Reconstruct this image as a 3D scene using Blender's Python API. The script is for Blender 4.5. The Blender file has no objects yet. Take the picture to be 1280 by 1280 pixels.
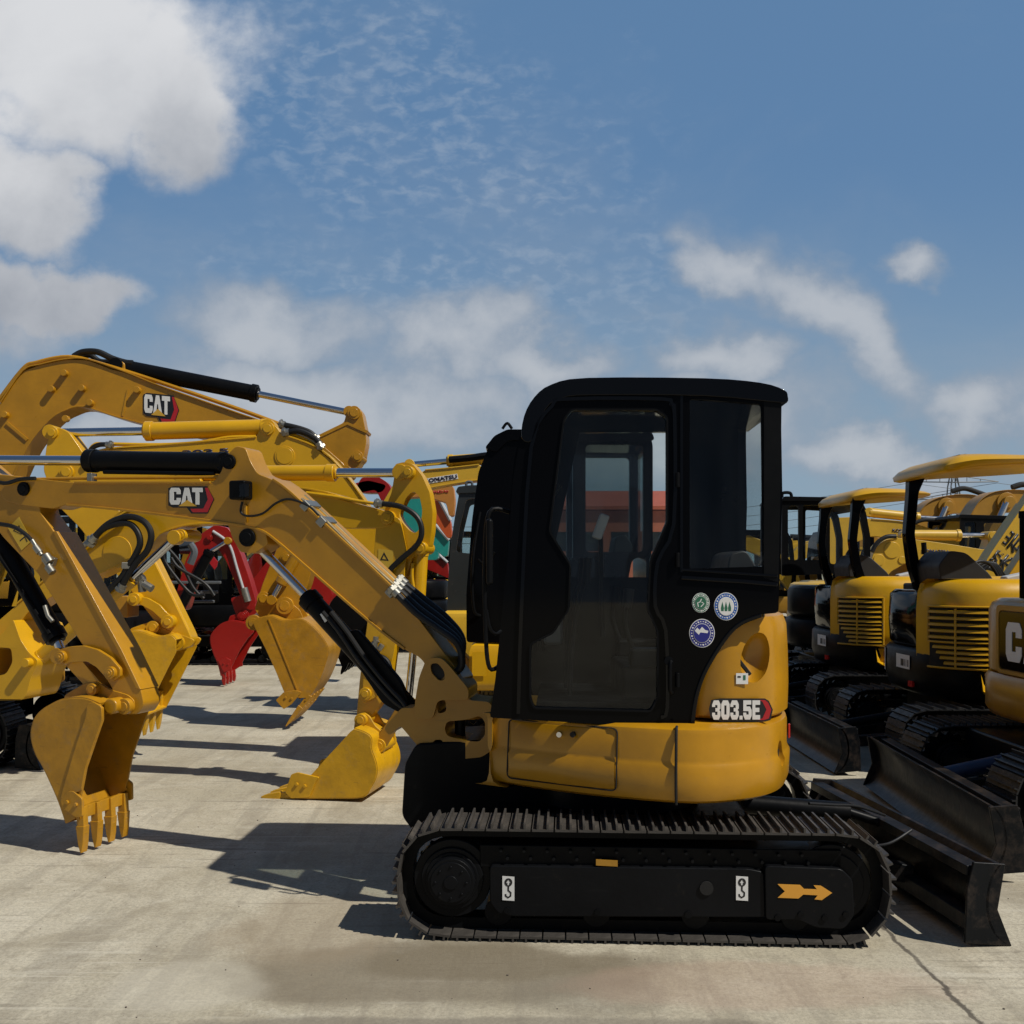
import bpy, bmesh, math, random
from mathutils import Vector, Matrix
from mathutils.geometry import tessellate_polygon
random.seed(7)
PI = math.pi
R = math.radians
SC = bpy.context.scene
COL = SC.collection
F, CX, HY, HE = 1280.0, 640.0, 710.0, 1.65     # focal length and horizon of the photograph, eye height

# ------------------------------------------------------------------ materials
def new_mat(name):
    m = bpy.data.materials.new(name); m.use_nodes = True
    nt = m.node_tree
    return m, nt, nt.nodes['Principled BSDF']
def paint(name, col, rough=.32, coat=.4, var=.16, dirt=0.0, metal=0.0, bump=.0, dcol=(.16, .13, .10), spec=.5, scale=3.0):
    m, nt, b = new_mat(name); N = nt.nodes; L = nt.links
    tc = N.new('ShaderNodeTexCoord')
    n1 = N.new('ShaderNodeTexNoise'); n1.inputs['Scale'].default_value = scale; n1.inputs['Detail'].default_value = 6
    n1.inputs['Roughness'].default_value = .62
    L.new(tc.outputs['Object'], n1.inputs['Vector'])
    mx = N.new('ShaderNodeMix'); mx.data_type = 'RGBA'
    mx.inputs['A'].default_value = (*[c*(1-var) for c in col], 1); mx.inputs['B'].default_value = (*[min(1, c*(1+var*.6)) for c in col], 1)
    rp = N.new('ShaderNodeMapRange'); rp.inputs['From Min'].default_value = .3; rp.inputs['From Max'].default_value = .7
    L.new(n1.outputs['Fac'], rp.inputs['Value']); L.new(rp.outputs['Result'], mx.inputs['Factor'])
    out = mx.outputs['Result']
    if dirt > 0:
        n2 = N.new('ShaderNodeTexNoise'); n2.inputs['Scale'].default_value = 9; n2.inputs['Detail'].default_value = 9; n2.inputs['Roughness'].default_value = .75
        L.new(tc.outputs['Object'], n2.inputs['Vector'])
        r2 = N.new('ShaderNodeMapRange'); r2.inputs['From Min'].default_value = .64-dirt*.2; r2.inputs['From Max'].default_value = .78
        L.new(n2.outputs['Fac'], r2.inputs['Value'])
        m2 = N.new('ShaderNodeMix'); m2.data_type = 'RGBA'; L.new(r2.outputs['Result'], m2.inputs['Factor'])
        L.new(out, m2.inputs['A']); m2.inputs['B'].default_value = (*dcol, 1); out = m2.outputs['Result']
        n5 = N.new('ShaderNodeTexNoise'); n5.inputs['Scale'].default_value = 26; n5.inputs['Detail'].default_value = 4; n5.inputs['Roughness'].default_value = .5
        mp = N.new('ShaderNodeMapping'); mp.inputs['Rotation'].default_value = (.3, .5, .2); mp.inputs['Scale'].default_value = (.12, 1.6, 1.9)
        L.new(tc.outputs['Object'], mp.inputs['Vector']); L.new(mp.outputs['Vector'], n5.inputs['Vector'])
        r5 = N.new('ShaderNodeMapRange'); r5.inputs['From Min'].default_value = .66; r5.inputs['From Max'].default_value = .72; r5.inputs['To Max'].default_value = min(.6, dirt*1.4)
        L.new(n5.outputs['Fac'], r5.inputs['Value'])
        m5 = N.new('ShaderNodeMix'); m5.data_type = 'RGBA'; L.new(r5.outputs['Result'], m5.inputs['Factor']); L.new(out, m5.inputs['A'])
        m5.inputs['B'].default_value = (*[c*.55+.01 for c in col], 1); out = m5.outputs['Result']
    L.new(out, b.inputs['Base Color'])
    rr = N.new('ShaderNodeMapRange'); rr.inputs['To Min'].default_value = rough*.75; rr.inputs['To Max'].default_value = min(1, rough*1.35)
    n3 = N.new('ShaderNodeTexNoise'); n3.inputs['Scale'].default_value = 14; n3.inputs['Detail'].default_value = 8
    L.new(tc.outputs['Object'], n3.inputs['Vector']); L.new(n3.outputs['Fac'], rr.inputs['Value']); L.new(rr.outputs['Result'], b.inputs['Roughness'])
    b.inputs['Metallic'].default_value = metal; b.inputs['Coat Weight'].default_value = coat; b.inputs['Coat Roughness'].default_value = .12
    b.inputs['Specular IOR Level'].default_value = spec
    if bump:
        bp = N.new('ShaderNodeBump'); bp.inputs['Strength'].default_value = bump; bp.inputs['Distance'].default_value = .01
        n4 = N.new('ShaderNodeTexNoise'); n4.inputs['Scale'].default_value = 30; n4.inputs['Detail'].default_value = 6
        L.new(tc.outputs['Object'], n4.inputs['Vector']); L.new(n4.outputs['Fac'], bp.inputs['Height']); L.new(bp.outputs['Normal'], b.inputs['Normal'])
    return m
M = {}
M['gold'] = paint('ochre_paint', (.44, .212, .007), .30, .12, .20, .22, bump=.05, dcol=(.36, .19, .04))
M['gold2'] = paint('ochre_paint_dull', (.38, .19, .014), .42, .1, .16, .25, bump=.06, dcol=(.28, .17, .07))
M['yel'] = paint('bright_yellow_paint', (.60, .325, .004), .32, .10, .10, .15, bump=.04, dcol=(.40, .24, .04))
M['yel2'] = paint('lemon_yellow_paint', (.60, .36, .025), .38, .15, .12, .2, dcol=(.4, .28, .08))
M['gworn'] = paint('scuffed_ochre_paint', (.43, .208, .008), .40, .0, .24, .55, bump=.16, dcol=(.27, .16, .06), scale=6)
M['yworn'] = paint('scuffed_yellow_paint', (.58, .312, .005), .40, .0, .22, .5, bump=.16, dcol=(.34, .22, .07), scale=6)
M['dgrey'] = paint('dark_grey_cab_paint', (.022, .026, .027), .35, .0, .2, .1)
M['black'] = paint('gloss_black_paint', (.0022, .0022, .0026), .09, .0, .1, spec=.08)
M['satin'] = paint('satin_black_paint', (.0045, .0048, .0055), .40, .0, .3, .08, bump=.08, dcol=(.02, .018, .015), spec=.10)
M['frame'] = paint('undercarriage_paint', (.0055, .006, .0072), .36, .0, .3, .22, bump=.14, dcol=(.022, .019, .016), spec=.12)
M['rubber'] = paint('rubber_hose', (.008, .008, .008), .5, .0, .2, spec=.35)
M['shoe'] = paint('worn_track_steel', (.060, .054, .048), .5, .0, .4, .6, bump=.35, dcol=(.12, .095, .07), spec=.4, scale=9)
M['shoe2'] = paint('painted_track_shoes', (.012, .012, .013), .5, .0, .4, .3, bump=.3, dcol=(.06, .05, .04), spec=.35, scale=9)
M['blade'] = paint('scraped_blade_paint', (.006, .007, .0085), .34, .0, .25, .8, bump=.16, dcol=(.060, .045, .036), spec=.14, scale=2)
M['chrome'] = paint('chrome_rod', (.62, .62, .63), .14, .0, .05, metal=1.0)
M['zinc'] = paint('zinc_fitting', (.33, .32, .28), .42, .0, .25, metal=.9)
M['pipe'] = paint('bare_steel_pipe', (.42, .33, .18), .28, .0, .2, metal=.75)
M['white'] = paint('white_decal', (.72, .72, .70), .4, .0, .05)
M['dblack'] = paint('black_decal', (.012, .012, .014), .35, .0, .05)
M['dred'] = paint('red_decal', (.42, .015, .02), .35, .0, .05)
M['dgold'] = paint('gold_decal', (.62, .36, .04), .35, .0, .08)
M['dorange'] = paint('orange_decal', (.70, .33, .04), .35, .0, .08)
M['dblue'] = paint('blue_decal', (.02, .10, .38), .35, .0, .08)
M['navy'] = paint('dark_blue_paint', (.008, .02, .06), .4, .0, .1)
M['dink'] = paint('ink_decal', (.012, .014, .05), .35, .0, .08)
M['dnavy'] = paint('navy_decal', (.018, .022, .20), .35, .0, .08)
M['dgreen'] = paint('green_decal', (.03, .14, .08), .35, .0, .08)
M['dyel'] = paint('warning_decal', (.62, .40, .04), .4, .0, .05)
M['red'] = paint('red_paint', (.30, .007, .004), .36, .05, .15, .15, dcol=(.2, .03, .03))
M['orange'] = paint('orange_red_paint', (.52, .09, .02), .36, .25, .15, .15)
M['rust'] = paint('orange_brown_paint', (.48, .20, .04), .42, .1, .15, .25)
M['teal'] = paint('teal_paint', (.015, .26, .22), .34, .3, .15, .15)
M['grey'] = paint('grey_paint', (.10, .11, .12), .4, .1, .15, .2)
M['lgrey'] = paint('light_grey_trim', (.45, .46, .47), .45, .0, .1, .1)
M['seat'] = paint('seat_vinyl', (.009, .009, .010), .55, .0, .2)
M['lens'] = paint('lamp_lens', (.55, .55, .5), .1, .5, .05)
M['redlens'] = paint('red_reflector', (.5, .01, .01), .15, .5, .05)
M['louver_dark'] = paint('dark_grille_backing', (.004, .004, .004), .7, .0, .1)
M['gloss'] = paint('polished_black_paint', (.0025, .0025, .003), .07, .0, .1, spec=.22)
M['grit'] = paint('dirt_crumbs', (.12, .10, .08), .8, .0, .3)
M['steel'] = paint('lattice_steel', (.10, .11, .12), .5, .0, .1)
M['brickred'] = paint('red_cladding', (.36, .10, .05), .6, .0, .15, .1)
M['roofred'] = paint('red_roof_sheet', (.42, .09, .04), .6, .0, .15, .1)
M['wallw'] = paint('pale_wall', (.5, .48, .44), .7, .0, .1, .1)
def glass(name, tint, rough=.02, mixf=.0):
    m, nt, b = new_mat(name); N = nt.nodes; L = nt.links
    tr = N.new('ShaderNodeBsdfTransparent'); tr.inputs['Color'].default_value = (*tint, 1)
    gl = N.new('ShaderNodeBsdfGlossy'); gl.inputs['Roughness'].default_value = rough; gl.inputs['Color'].default_value = (1, 1, 1, 1)
    fr = N.new('ShaderNodeFresnel'); fr.inputs['IOR'].default_value = 1.38
    n = N.new('ShaderNodeTexNoise'); n.inputs['Scale'].default_value = 2.2; n.inputs['Detail'].default_value = 5
    tc = N.new('ShaderNodeTexCoord'); mp = N.new('ShaderNodeMapping'); mp.inputs['Scale'].default_value = (3, 3, .5)
    L.new(tc.outputs['Object'], mp.inputs['Vector']); L.new(mp.outputs['Vector'], n.inputs['Vector'])
    df = N.new('ShaderNodeBsdfDiffuse'); df.inputs['Color'].default_value = (.18, .19, .19, 1)
    dm = N.new('ShaderNodeMixShader'); mr = N.new('ShaderNodeMapRange')
    mr.inputs['From Min'].default_value = .45; mr.inputs['From Max'].default_value = .8; mr.inputs['To Max'].default_value = mixf
    L.new(n.outputs['Fac'], mr.inputs['Value']); L.new(mr.outputs['Result'], dm.inputs['Fac'])
    L.new(tr.outputs[0], dm.inputs[1]); L.new(df.outputs[0], dm.inputs[2])
    ge = N.new('ShaderNodeNewGeometry'); k1 = N.new('ShaderNodeMath'); k1.operation = 'SUBTRACT'; k1.inputs[0].default_value = 1; L.new(ge.outputs['Backfacing'], k1.inputs[1])
    k2 = N.new('ShaderNodeMath'); k2.operation = 'MULTIPLY'; L.new(fr.outputs[0], k2.inputs[0]); L.new(k1.outputs[0], k2.inputs[1])
    mx = N.new('ShaderNodeMixShader'); L.new(k2.outputs[0], mx.inputs['Fac']); L.new(dm.outputs[0], mx.inputs[1]); L.new(gl.outputs[0], mx.inputs[2])
    L.new(mx.outputs[0], N['Material Output'].inputs['Surface'])
    return m
M['glass'] = glass('tinted_cab_glass', (.92, .94, .93), mixf=.02)
M['glassd'] = glass('dark_cab_glass', (.66, .70, .70), mixf=.01)
M['acrylic'] = glass('clear_cab_glass', (.97, .98, .975), mixf=.01)

# ------------------------------------------------------------------ planes and mesh builder
class Plane:
    """a vertical plane standing in the yard; u runs left to right along it, off goes away from the camera side"""
    def __init__(s, x, y, deg=0.0):
        a = R(deg); s.o = Vector((x, y, 0)); s.d = Vector((math.cos(a), math.sin(a), 0)); s.n = Vector((-math.sin(a), math.cos(a), 0))
    def uz(s, px, py, off=0.0):
        ray = Vector(((px-CX)/F, 1.0, (HY-py)/F)); o = s.o + s.n*off
        t = o.dot(s.n)/ray.dot(s.n)
        p = ray*t
        return ((p-s.o).dot(s.d), HE+p.z)
    def pts(s, L_, off=0.0): return [s.uz(x, y, off) for x, y in L_]
    def w(s, u, z, off=0.0):
        v = s.o + s.d*u + s.n*off; v.z = z
        return v
    def P(s, px, py, off=0.0):
        u, z = s.uz(px, py, off); return s.w(u, z, off)
def zz(k, pts):
    x0, y0, sx = {'1': (0, 420, 4), '2': (0, 640, 4), '3': (200, 480, 4), '4': (400, 540, 5.3333), '5': (180, 640, 4), '6': (0, 840, 5.3333),
                  '7': (320, 700, 4), '8': (580, 450, 2.909), 'A': (440, 860, 3.3684), 'B': (780, 860, 3.3684), 'C': (820, 720, 6.4),
                  'D': (960, 540, 4), 'E': (960, 800, 4), 'Fz': (1080, 560, 6.4), 'G': (960, 960, 4), 'H': (0, 740, 8), 'I': (90, 640, 8), 'J': (480, 780, 4.925)}[k]
    return [(x0+x/sx, y0+y/sx) for x, y in pts]
def fillet(pts, r, n=4):
    out = []; m = len(pts)
    for i in range(m):
        p0, p1, p2 = Vector(pts[i-1]), Vector(pts[i]), Vector(pts[(i+1) % m])
        a = (p0-p1); b = (p2-p1); la, lb = a.length, b.length
        if la < 1e-6 or lb < 1e-6: continue
        k = min(r, la*.45, lb*.45)
        s, e = p1+a/la*k, p1+b/lb*k
        for j in range(n+1):
            t = j/n; q = s*(1-t)**2 + p1*2*t*(1-t) + e*t*t
            out.append((q.x, q.y))
    return out
def catmull(pts, n=5, closed=False):
    P_ = [Vector(p) for p in pts]; out = []; m = len(P_)
    rng = range(m) if closed else range(m-1)
    for i in rng:
        if closed: a, b, c, d = P_[i-1], P_[i], P_[(i+1) % m], P_[(i+2) % m]
        else: a, b, c, d = P_[max(i-1, 0)], P_[i], P_[i+1], P_[min(i+2, m-1)]
        for j in range(n):
            t = j/n
            out.append(.5*((2*b)+(c-a)*t+(2*a-5*b+4*c-d)*t*t+(3*b-a-3*c+d)*t**3))
    if not closed: out.append(P_[-1])
    return out
def offset_line(pts, d):
    P_ = [Vector(p) for p in pts]; out = []
    for i, p in enumerate(P_):
        a = P_[max(i-1, 0)]; b = P_[min(i+1, len(P_)-1)]
        t = (b-a); t.normalize(); out.append((p.x-t.y*d, p.y+t.x*d))
    return out
class B:
    def __init__(s): s.b = bmesh.new()
    def face(s, vs):
        try: return s.b.faces.new(vs)
        except ValueError: return None
    def prism(s, pl, uz, o0, o1, holes=()):
        """outline in plane coordinates (u, z), extruded from offset o0 to o1, with holes cut through"""
        loops = [list(uz)]+[list(h) for h in holes]
        A = [[s.b.verts.new(pl.w(u, z, o0)) for u, z in lp] for lp in loops]
        Bv = [[s.b.verts.new(pl.w(u, z, o1)) for u, z in lp] for lp in loops]
        if holes:
            tris = tessellate_polygon([[Vector((u, z, 0)) for u, z in lp] for lp in loops])
            fa = [v for lp in A for v in lp]; fb = [v for lp in Bv for v in lp]
            for t in tris:
                s.face([fa[i] for i in t]); s.face([fb[i] for i in reversed(t)])
        else:
            s.face(A[0]); s.face(list(reversed(Bv[0])))
        for a, b in zip(A, Bv):
            m = len(a)
            for i in range(m):
                j = (i+1) % m; s.face([a[i], b[i], b[j], a[j]])
        return s
    def strip(s, pl, line, th, o0, o1):
        up = offset_line(line, th/2); dn = offset_line(line, -th/2)
        return s.prism(pl, up+list(reversed(dn)), o0, o1)
    def ring(s, c, ax, r, n):
        ax = Vector(ax).normalized(); t = ax.orthogonal().normalized(); q = ax.cross(t)
        return [s.b.verts.new(Vector(c)+(t*math.cos(2*PI*i/n)+q*math.sin(2*PI*i/n))*r) for i in range(n)]
    def cyl(s, p0, p1, r0, r1=None, n=20, cap=True):
        p0, p1 = Vector(p0), Vector(p1); r1 = r0 if r1 is None else r1; ax = p1-p0
        a = s.ring(p0, ax, r0, n); b = s.ring(p1, ax, r1, n)
        for i in range(n): s.face([a[i], a[(i+1) % n], b[(i+1) % n], b[i]])
        if cap: s.face(list(reversed(a))); s.face(b)
        return s
    def pin(s, pl, u, z, r, o0, o1, n=20): return s.cyl(pl.w(u, z, o0), pl.w(u, z, o1), r, n=n)
    def tube(s, pts, r, n=8, smooth=5):
        P_ = catmull([Vector(p) for p in pts], smooth) if smooth and len(pts) > 2 else [Vector(p) for p in pts]
        prev = None; t0 = (P_[1]-P_[0]).normalized(); nrm = t0.orthogonal().normalized()
        for i, p in enumerate(P_):
            t = (P_[min(i+1, len(P_)-1)]-P_[max(i-1, 0)]).normalized()
            nrm = (nrm-t*nrm.dot(t)).normalized(); q = t.cross(nrm)
            rg = [s.b.verts.new(p+(nrm*math.cos(2*PI*k/n)+q*math.sin(2*PI*k/n))*r) for k in range(n)]
            if prev:
                for k in range(n): s.face([prev[k], prev[(k+1) % n], rg[(k+1) % n], rg[k]])
            else: s.face(list(reversed(rg)))
            prev = rg
        s.face(prev); return s
    def box(s, c, size, rz=0.0, mat=None):
        m = Matrix.Translation(c) @ (mat or Matrix.Rotation(rz, 4, 'Z'))
        hx, hy, hz = [v/2 for v in size]
        v = [s.b.verts.new(m @ Vector((x, y, z))) for x in (-hx, hx) for y in (-hy, hy) for z in (-hz, hz)]
        for f in ((0, 1, 3, 2), (4, 6, 7, 5), (0, 4, 5, 1), (2, 3, 7, 6), (0, 2, 6, 4), (1, 5, 7, 3)): s.face([v[i] for i in f])
        return s
    def loft(s, plan, levels, cap=True):
        """plan outline (x, y) stacked at (z, inset) levels"""
        Pn = [Vector(p) for p in plan]; m = len(Pn)
        area = sum(Pn[i].x*Pn[(i+1) % m].y-Pn[(i+1) % m].x*Pn[i].y for i in range(m))
        sg = 1 if area > 0 else -1
        nr = []
        for i in range(m):
            t = (Pn[(i+1) % m]-Pn[i-1]).normalized(); nr.append(Vector((-t.y, t.x))*sg)
        rings = [[s.b.verts.new((Pn[i].x+nr[i].x*ins, Pn[i].y+nr[i].y*ins, z)) for i in range(m)] for z, ins in levels]
        for a, b in zip(rings, rings[1:]):
            for i in range(m): s.face([a[i], a[(i+1) % m], b[(i+1) % m], b[i]])
        if cap: s.face(list(reversed(rings[0]))); s.face(rings[-1])
        return s
    def wall(s, line, z0, z1, th):
        """upright sheet following a line in the ground plan"""
        up = offset_line(line, th/2); dn = offset_line(line, -th/2); poly = up+list(reversed(dn))
        return s.loft(poly, [(z0, 0), (z1, 0)])
    def grid(s, rows):
        V = [[s.b.verts.new(p) for p in r] for r in rows]
        for a, b in zip(V, V[1:]):
            for i in range(len(a)-1): s.face([a[i], a[i+1], b[i+1], b[i]])
        return s
    def out(s, name, mat, parent=None, bevel=0.0, smooth=True, seg=2, label=None, ang=32):
        bm = s.b
        bmesh.ops.recalc_face_normals(bm, faces=bm.faces)
        off = parent_origin(parent) if parent is not None else Vector((0, 0, 0))
        if parent is not None: bmesh.ops.translate(bm, verts=bm.verts, vec=-off)
        if smooth:
            for f in bm.faces: f.smooth = True
            if not bevel:
                for e in bm.edges:
                    if len(e.link_faces) == 2 and e.calc_face_angle(0) > R(ang): e.smooth = False
        me = bpy.data.meshes.new(name); bm.to_mesh(me); bm.free()
        if isinstance(mat, str): mat = M[mat]
        me.materials.append(mat)
        o = bpy.data.objects.new(name, me); COL.objects.link(o)
        if parent is not None: o.parent = parent
        if bevel:
            md = o.modifiers.new('bevel', 'BEVEL'); md.width = bevel; md.segments = seg; md.limit_method = 'ANGLE'; md.angle_limit = R(ang)
            md.harden_normals = True
        if label: o['label'] = label
        return o
def parent_origin(p):
    v = Vector((0, 0, 0))
    while p is not None: v += p.location; p = p.parent
    return v
def thing(name, label, cat, loc, group=None):
    o = bpy.data.objects.new(name, None); COL.objects.link(o); o.location = loc; o.empty_display_size = .2
    o['label'] = label; o['category'] = cat
    if group: o['group'] = group
    return o
def carve(o, cutters):
    """cut hollows into a finished part, then drop the cutters"""
    tmp = []
    for bm in cutters:
        me = bpy.data.meshes.new('c'); bmesh.ops.recalc_face_normals(bm.b, faces=bm.b.faces); bm.b.to_mesh(me); bm.b.free()
        c = bpy.data.objects.new('c', me); COL.objects.link(c); c.location = -Vector((0, 0, 0)); tmp.append(c)
        md = o.modifiers.new('cut', 'BOOLEAN'); md.operation = 'DIFFERENCE'; md.object = c; md.solver = 'EXACT'
    bpy.context.view_layer.update()
    me = bpy.data.meshes.new_from_object(o.evaluated_get(bpy.context.evaluated_depsgraph_get()))
    o.modifiers.clear(); o.data = me
    for c in tmp: bpy.data.objects.remove(c)
    bm = bmesh.new(); bm.from_mesh(me)
    for f in bm.faces: f.smooth = True
    for e in bm.edges:
        if len(e.link_faces) == 2: e.smooth = e.calc_face_angle(0) < R(35)
    bm.to_mesh(me); bm.free()
def ellipsoid(c, r, mat=None, seg=24):
    b = B(); bmesh.ops.create_uvsphere(b.b, u_segments=seg, v_segments=seg//2, radius=1)
    m = Matrix.Translation(c) @ (mat or Matrix()) @ Matrix.Diagonal((*r, 1))
    bmesh.ops.transform(b.b, matrix=m, verts=b.b.verts); return b
def text(s_, mat, frame, parent, name='lettering', bold=.02, th=.002, lift=.0, stretch=True):
    """frame = (origin, right, up, width, height): lettering lying in that rectangle"""
    o_, rt, up, wd, ht = frame
    cu = bpy.data.curves.new('t', 'FONT'); cu.body = s_; cu.offset = bold; cu.resolution_u = 3
    ob = bpy.data.objects.new('t', cu); COL.objects.link(ob); bpy.context.view_layer.update()
    me = bpy.data.meshes.new_from_object(ob.evaluated_get(bpy.context.evaluated_depsgraph_get()))
    bpy.data.objects.remove(ob)
    bm = bmesh.new(); bm.from_mesh(me)
    xs = [v.co.x for v in bm.verts]; ys = [v.co.y for v in bm.verts]
    x0, x1, y0, y1 = min(xs), max(xs), min(ys), max(ys); sx = wd/(x1-x0); sy = ht/(y1-y0)
    nrm = rt.cross(up)
    off = parent_origin(parent)
    for v in bm.verts: v.co = o_+rt*((v.co.x-x0)*sx)+up*((v.co.y-y0)*sy)+nrm*(lift+th)-off
    r = bmesh.ops.extrude_face_region(bm, geom=bm.faces[:])
    bmesh.ops.translate(bm, verts=[e for e in r['geom'] if isinstance(e, bmesh.types.BMVert)], vec=-nrm*th)
    bmesh.ops.recalc_face_normals(bm, faces=bm.faces)
    me2 = bpy.data.meshes.new(name); bm.to_mesh(me2); bm.free(); me2.materials.append(M[mat] if isinstance(mat, str) else mat)
    ob = bpy.data.objects.new(name, me2); COL.objects.link(ob); ob.parent = parent
    return ob
def pframe(pl, px0, py0, px1, py1, off):
    """rectangle on a plane from its lower-left, lower-right corners (px0,py0)-(px1,py1) and height in px given by 3rd"""
    raise NotImplementedError
def frame_on(pl, ll, lr, hpx, off):
    a = pl.P(*ll, off); b = pl.P(*lr, off); rt = (b-a); wd = rt.length; rt.normalize()
    c = pl.P(ll[0], ll[1]-hpx, off); ht = (c-a).length
    up = (-pl.n).cross(rt).normalized()
    return (a, rt, up, wd, ht)
def poly_on(pl, pts, off, th, mat, parent, name, r=0):
    uz = pl.pts(pts, off)
    if r: uz = fillet(uz, r)
    return B().prism(pl, uz, off-th, off).out(name, mat, parent, smooth=False)
def hyd(parent, pl, A, Bp, Cp, rb, rr, off=0.0, mat='satin', eye=.05, name='hydraulic_cylinder', eyes=True):
    a, b, c = pl.P(*A, off), pl.P(*Bp, off), pl.P(*Cp, off)
    ax = (b-a).normalized()
    k = B().cyl(a, b, rb, n=24).cyl(b-ax*.05, b+ax*.012, rb*1.13, n=24).cyl(b+ax*.012, b+ax*.03, rb*.8, n=20).cyl(a-ax*.01, a+ax*.03, rb*1.06, n=24)
    if eyes: k.cyl(a-ax*.03-pl.n*eye, a-ax*.03+pl.n*eye, rb*.9, n=20)
    o = k.out(name, mat, parent, bevel=.004)
    q = B().cyl(b, c, rr, n=20)
    q.out('piston_rod', 'chrome', o)
    if eyes: B().cyl(c-pl.n*eye, c+pl.n*eye, rr*1.7, n=20).out('rod_end', 'gold' if mat == 'satin' else mat, o, bevel=.004)
    return o
def hose(parent, pts, r=.011, mat='rubber', name='hose', ends=True):
    o = B().tube(pts, r, 10, 6).out(name, mat, parent)
    if ends:
        P_ = [Vector(p) for p in pts]
        for a, b in ((P_[0], P_[1]), (P_[-1], P_[-2])):
            d = (b-a).normalized()
            B().cyl(a-d*.01, a+d*.05, r*1.35, n=12).cyl(a, a+d*.02, r*1.8, n=6).out('hose_fitting', 'zinc', o)
    return o
def ph(pl, pts, off): return [pl.P(x, y, off if not isinstance(off, (list, tuple)) else off[i]) for i, (x, y) in enumerate(pts)]

CAT_C = [(0, .18), (.14, 0), (.86, 0), (1, .18), (1, .40), (.64, .40), (.64, .26), (.38, .26), (.38, .76), (.64, .76), (.64, .62), (1, .62), (1, .82), (.86, 1), (.14, 1), (0, .82)]
CAT_A = [(0, 0), (.32, 1), (.68, 1), (1, 0), (.66, .0), (.55, .52), (.45, .52), (.34, 0)]
CAT_T = [(.32, 0), (.68, 0), (.68, .74), (1, .74), (1, 1), (0, 1), (0, .74), (.32, .74)]
def cat_logo(parent, pl, x0, y0, x1, y1, off, slant=0.0):
    """white letters with a gold triangle over a black and red six-sided flash"""
    w_, h_ = x1-x0, y1-y0
    def T(p): return [(x0+u*w_, y1-(v+slant*(u-.3))*h_) for u, v in p]
    g = T([(.0, .30), (.0, .93), (.10, 1), (.84, 1), (1, .52), (.86, 0), (.50, 0), (.40, .22), (.10, .22)])
    rt = B().prism(pl, pl.pts(g, off), off-.001, off).out('logo_plate', 'dblack', parent, smooth=False)
    B().prism(pl, pl.pts(T([(.80, .95), (.85, .95), (.975, .52), (.85, .05), (.53, .05), (.48, .18), (.76, .18), (.86, .52)]), off-.0015), off-.0035, off-.0015).out('logo_red_flash', 'dred', rt, smooth=False)
    for P_, lx, lw in ((CAT_C, .03, .235), (CAT_A, .275, .25), (CAT_T, .52, .225)):
        q = T([(lx+u*lw, .33+v*.62) for u, v in P_])
        B().prism(pl, pl.pts(q, off-.002), off-.004, off-.002).out('logo_letter', 'white', rt, smooth=False)
    B().prism(pl, pl.pts(T([(.22, .27), (.62, .27), (.41, .50)]), off-.005), off-.006, off-.005).out('logo_triangle', 'dgold', rt, smooth=False)
    return rt

# ------------------------------------------------------------------ tracks, buckets, blades
def loop_line(u0, u1, z0, z1, rad, n=40, p=.80):
    """track outline with slightly squared ends, clockwise from the top left"""
    r = (z1-z0)/2; zc = (z0+z1)/2; q = []
    f = lambda v: math.copysign(abs(v)**p, v)
    for i in range(n+1): t = i/n*PI; q.append((u1-r+rad*f(math.sin(t)), zc+rad*f(math.cos(t))))
    for i in range(n+1): t = i/n*PI; q.append((u0+r-rad*f(math.sin(t)), zc-rad*f(math.cos(t))))
    return q
def stadium(u0, u1, z0, z1, pitch):
    L_ = [Vector(p) for p in loop_line(u0, u1, z0, z1, (z1-z0)/2)]; L_.append(L_[0])
    per = sum((b-a).length for a, b in zip(L_, L_[1:])); n = round(per/pitch); st = per/n
    out = []; acc = 0; want = st/2
    def at(s_):
        s_ = s_ % per
        for a, b in zip(L_, L_[1:]):
            d = (b-a).length
            if s_ <= d and d > 0: return a+(b-a)*(s_/d)
            s_ -= d
        return L_[0]
    for i in range(n):
        s_ = st*(i+.5); a, b = at(s_-st*.42), at(s_+st*.42); c = (a+b)/2; d = b-a
        out.append((c.x, c.y, math.atan2(d.y, d.x)))
    return out
def shoe_bm(pitch, wid, bars, hb=.022):
    b = B(); p = pitch
    b.box((0, wid/2, .004), (p*.93, wid, .010))
    for i in range(bars):
        x = (-.5+(i+.5)/bars)*p*.86 if bars > 1 else 0
        b.box((x, wid/2, .009+hb/2), (.009, wid, hb))
    b.box((0, wid*.5, -.012), (p*.7, wid*.3, .022))
    return b
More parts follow.
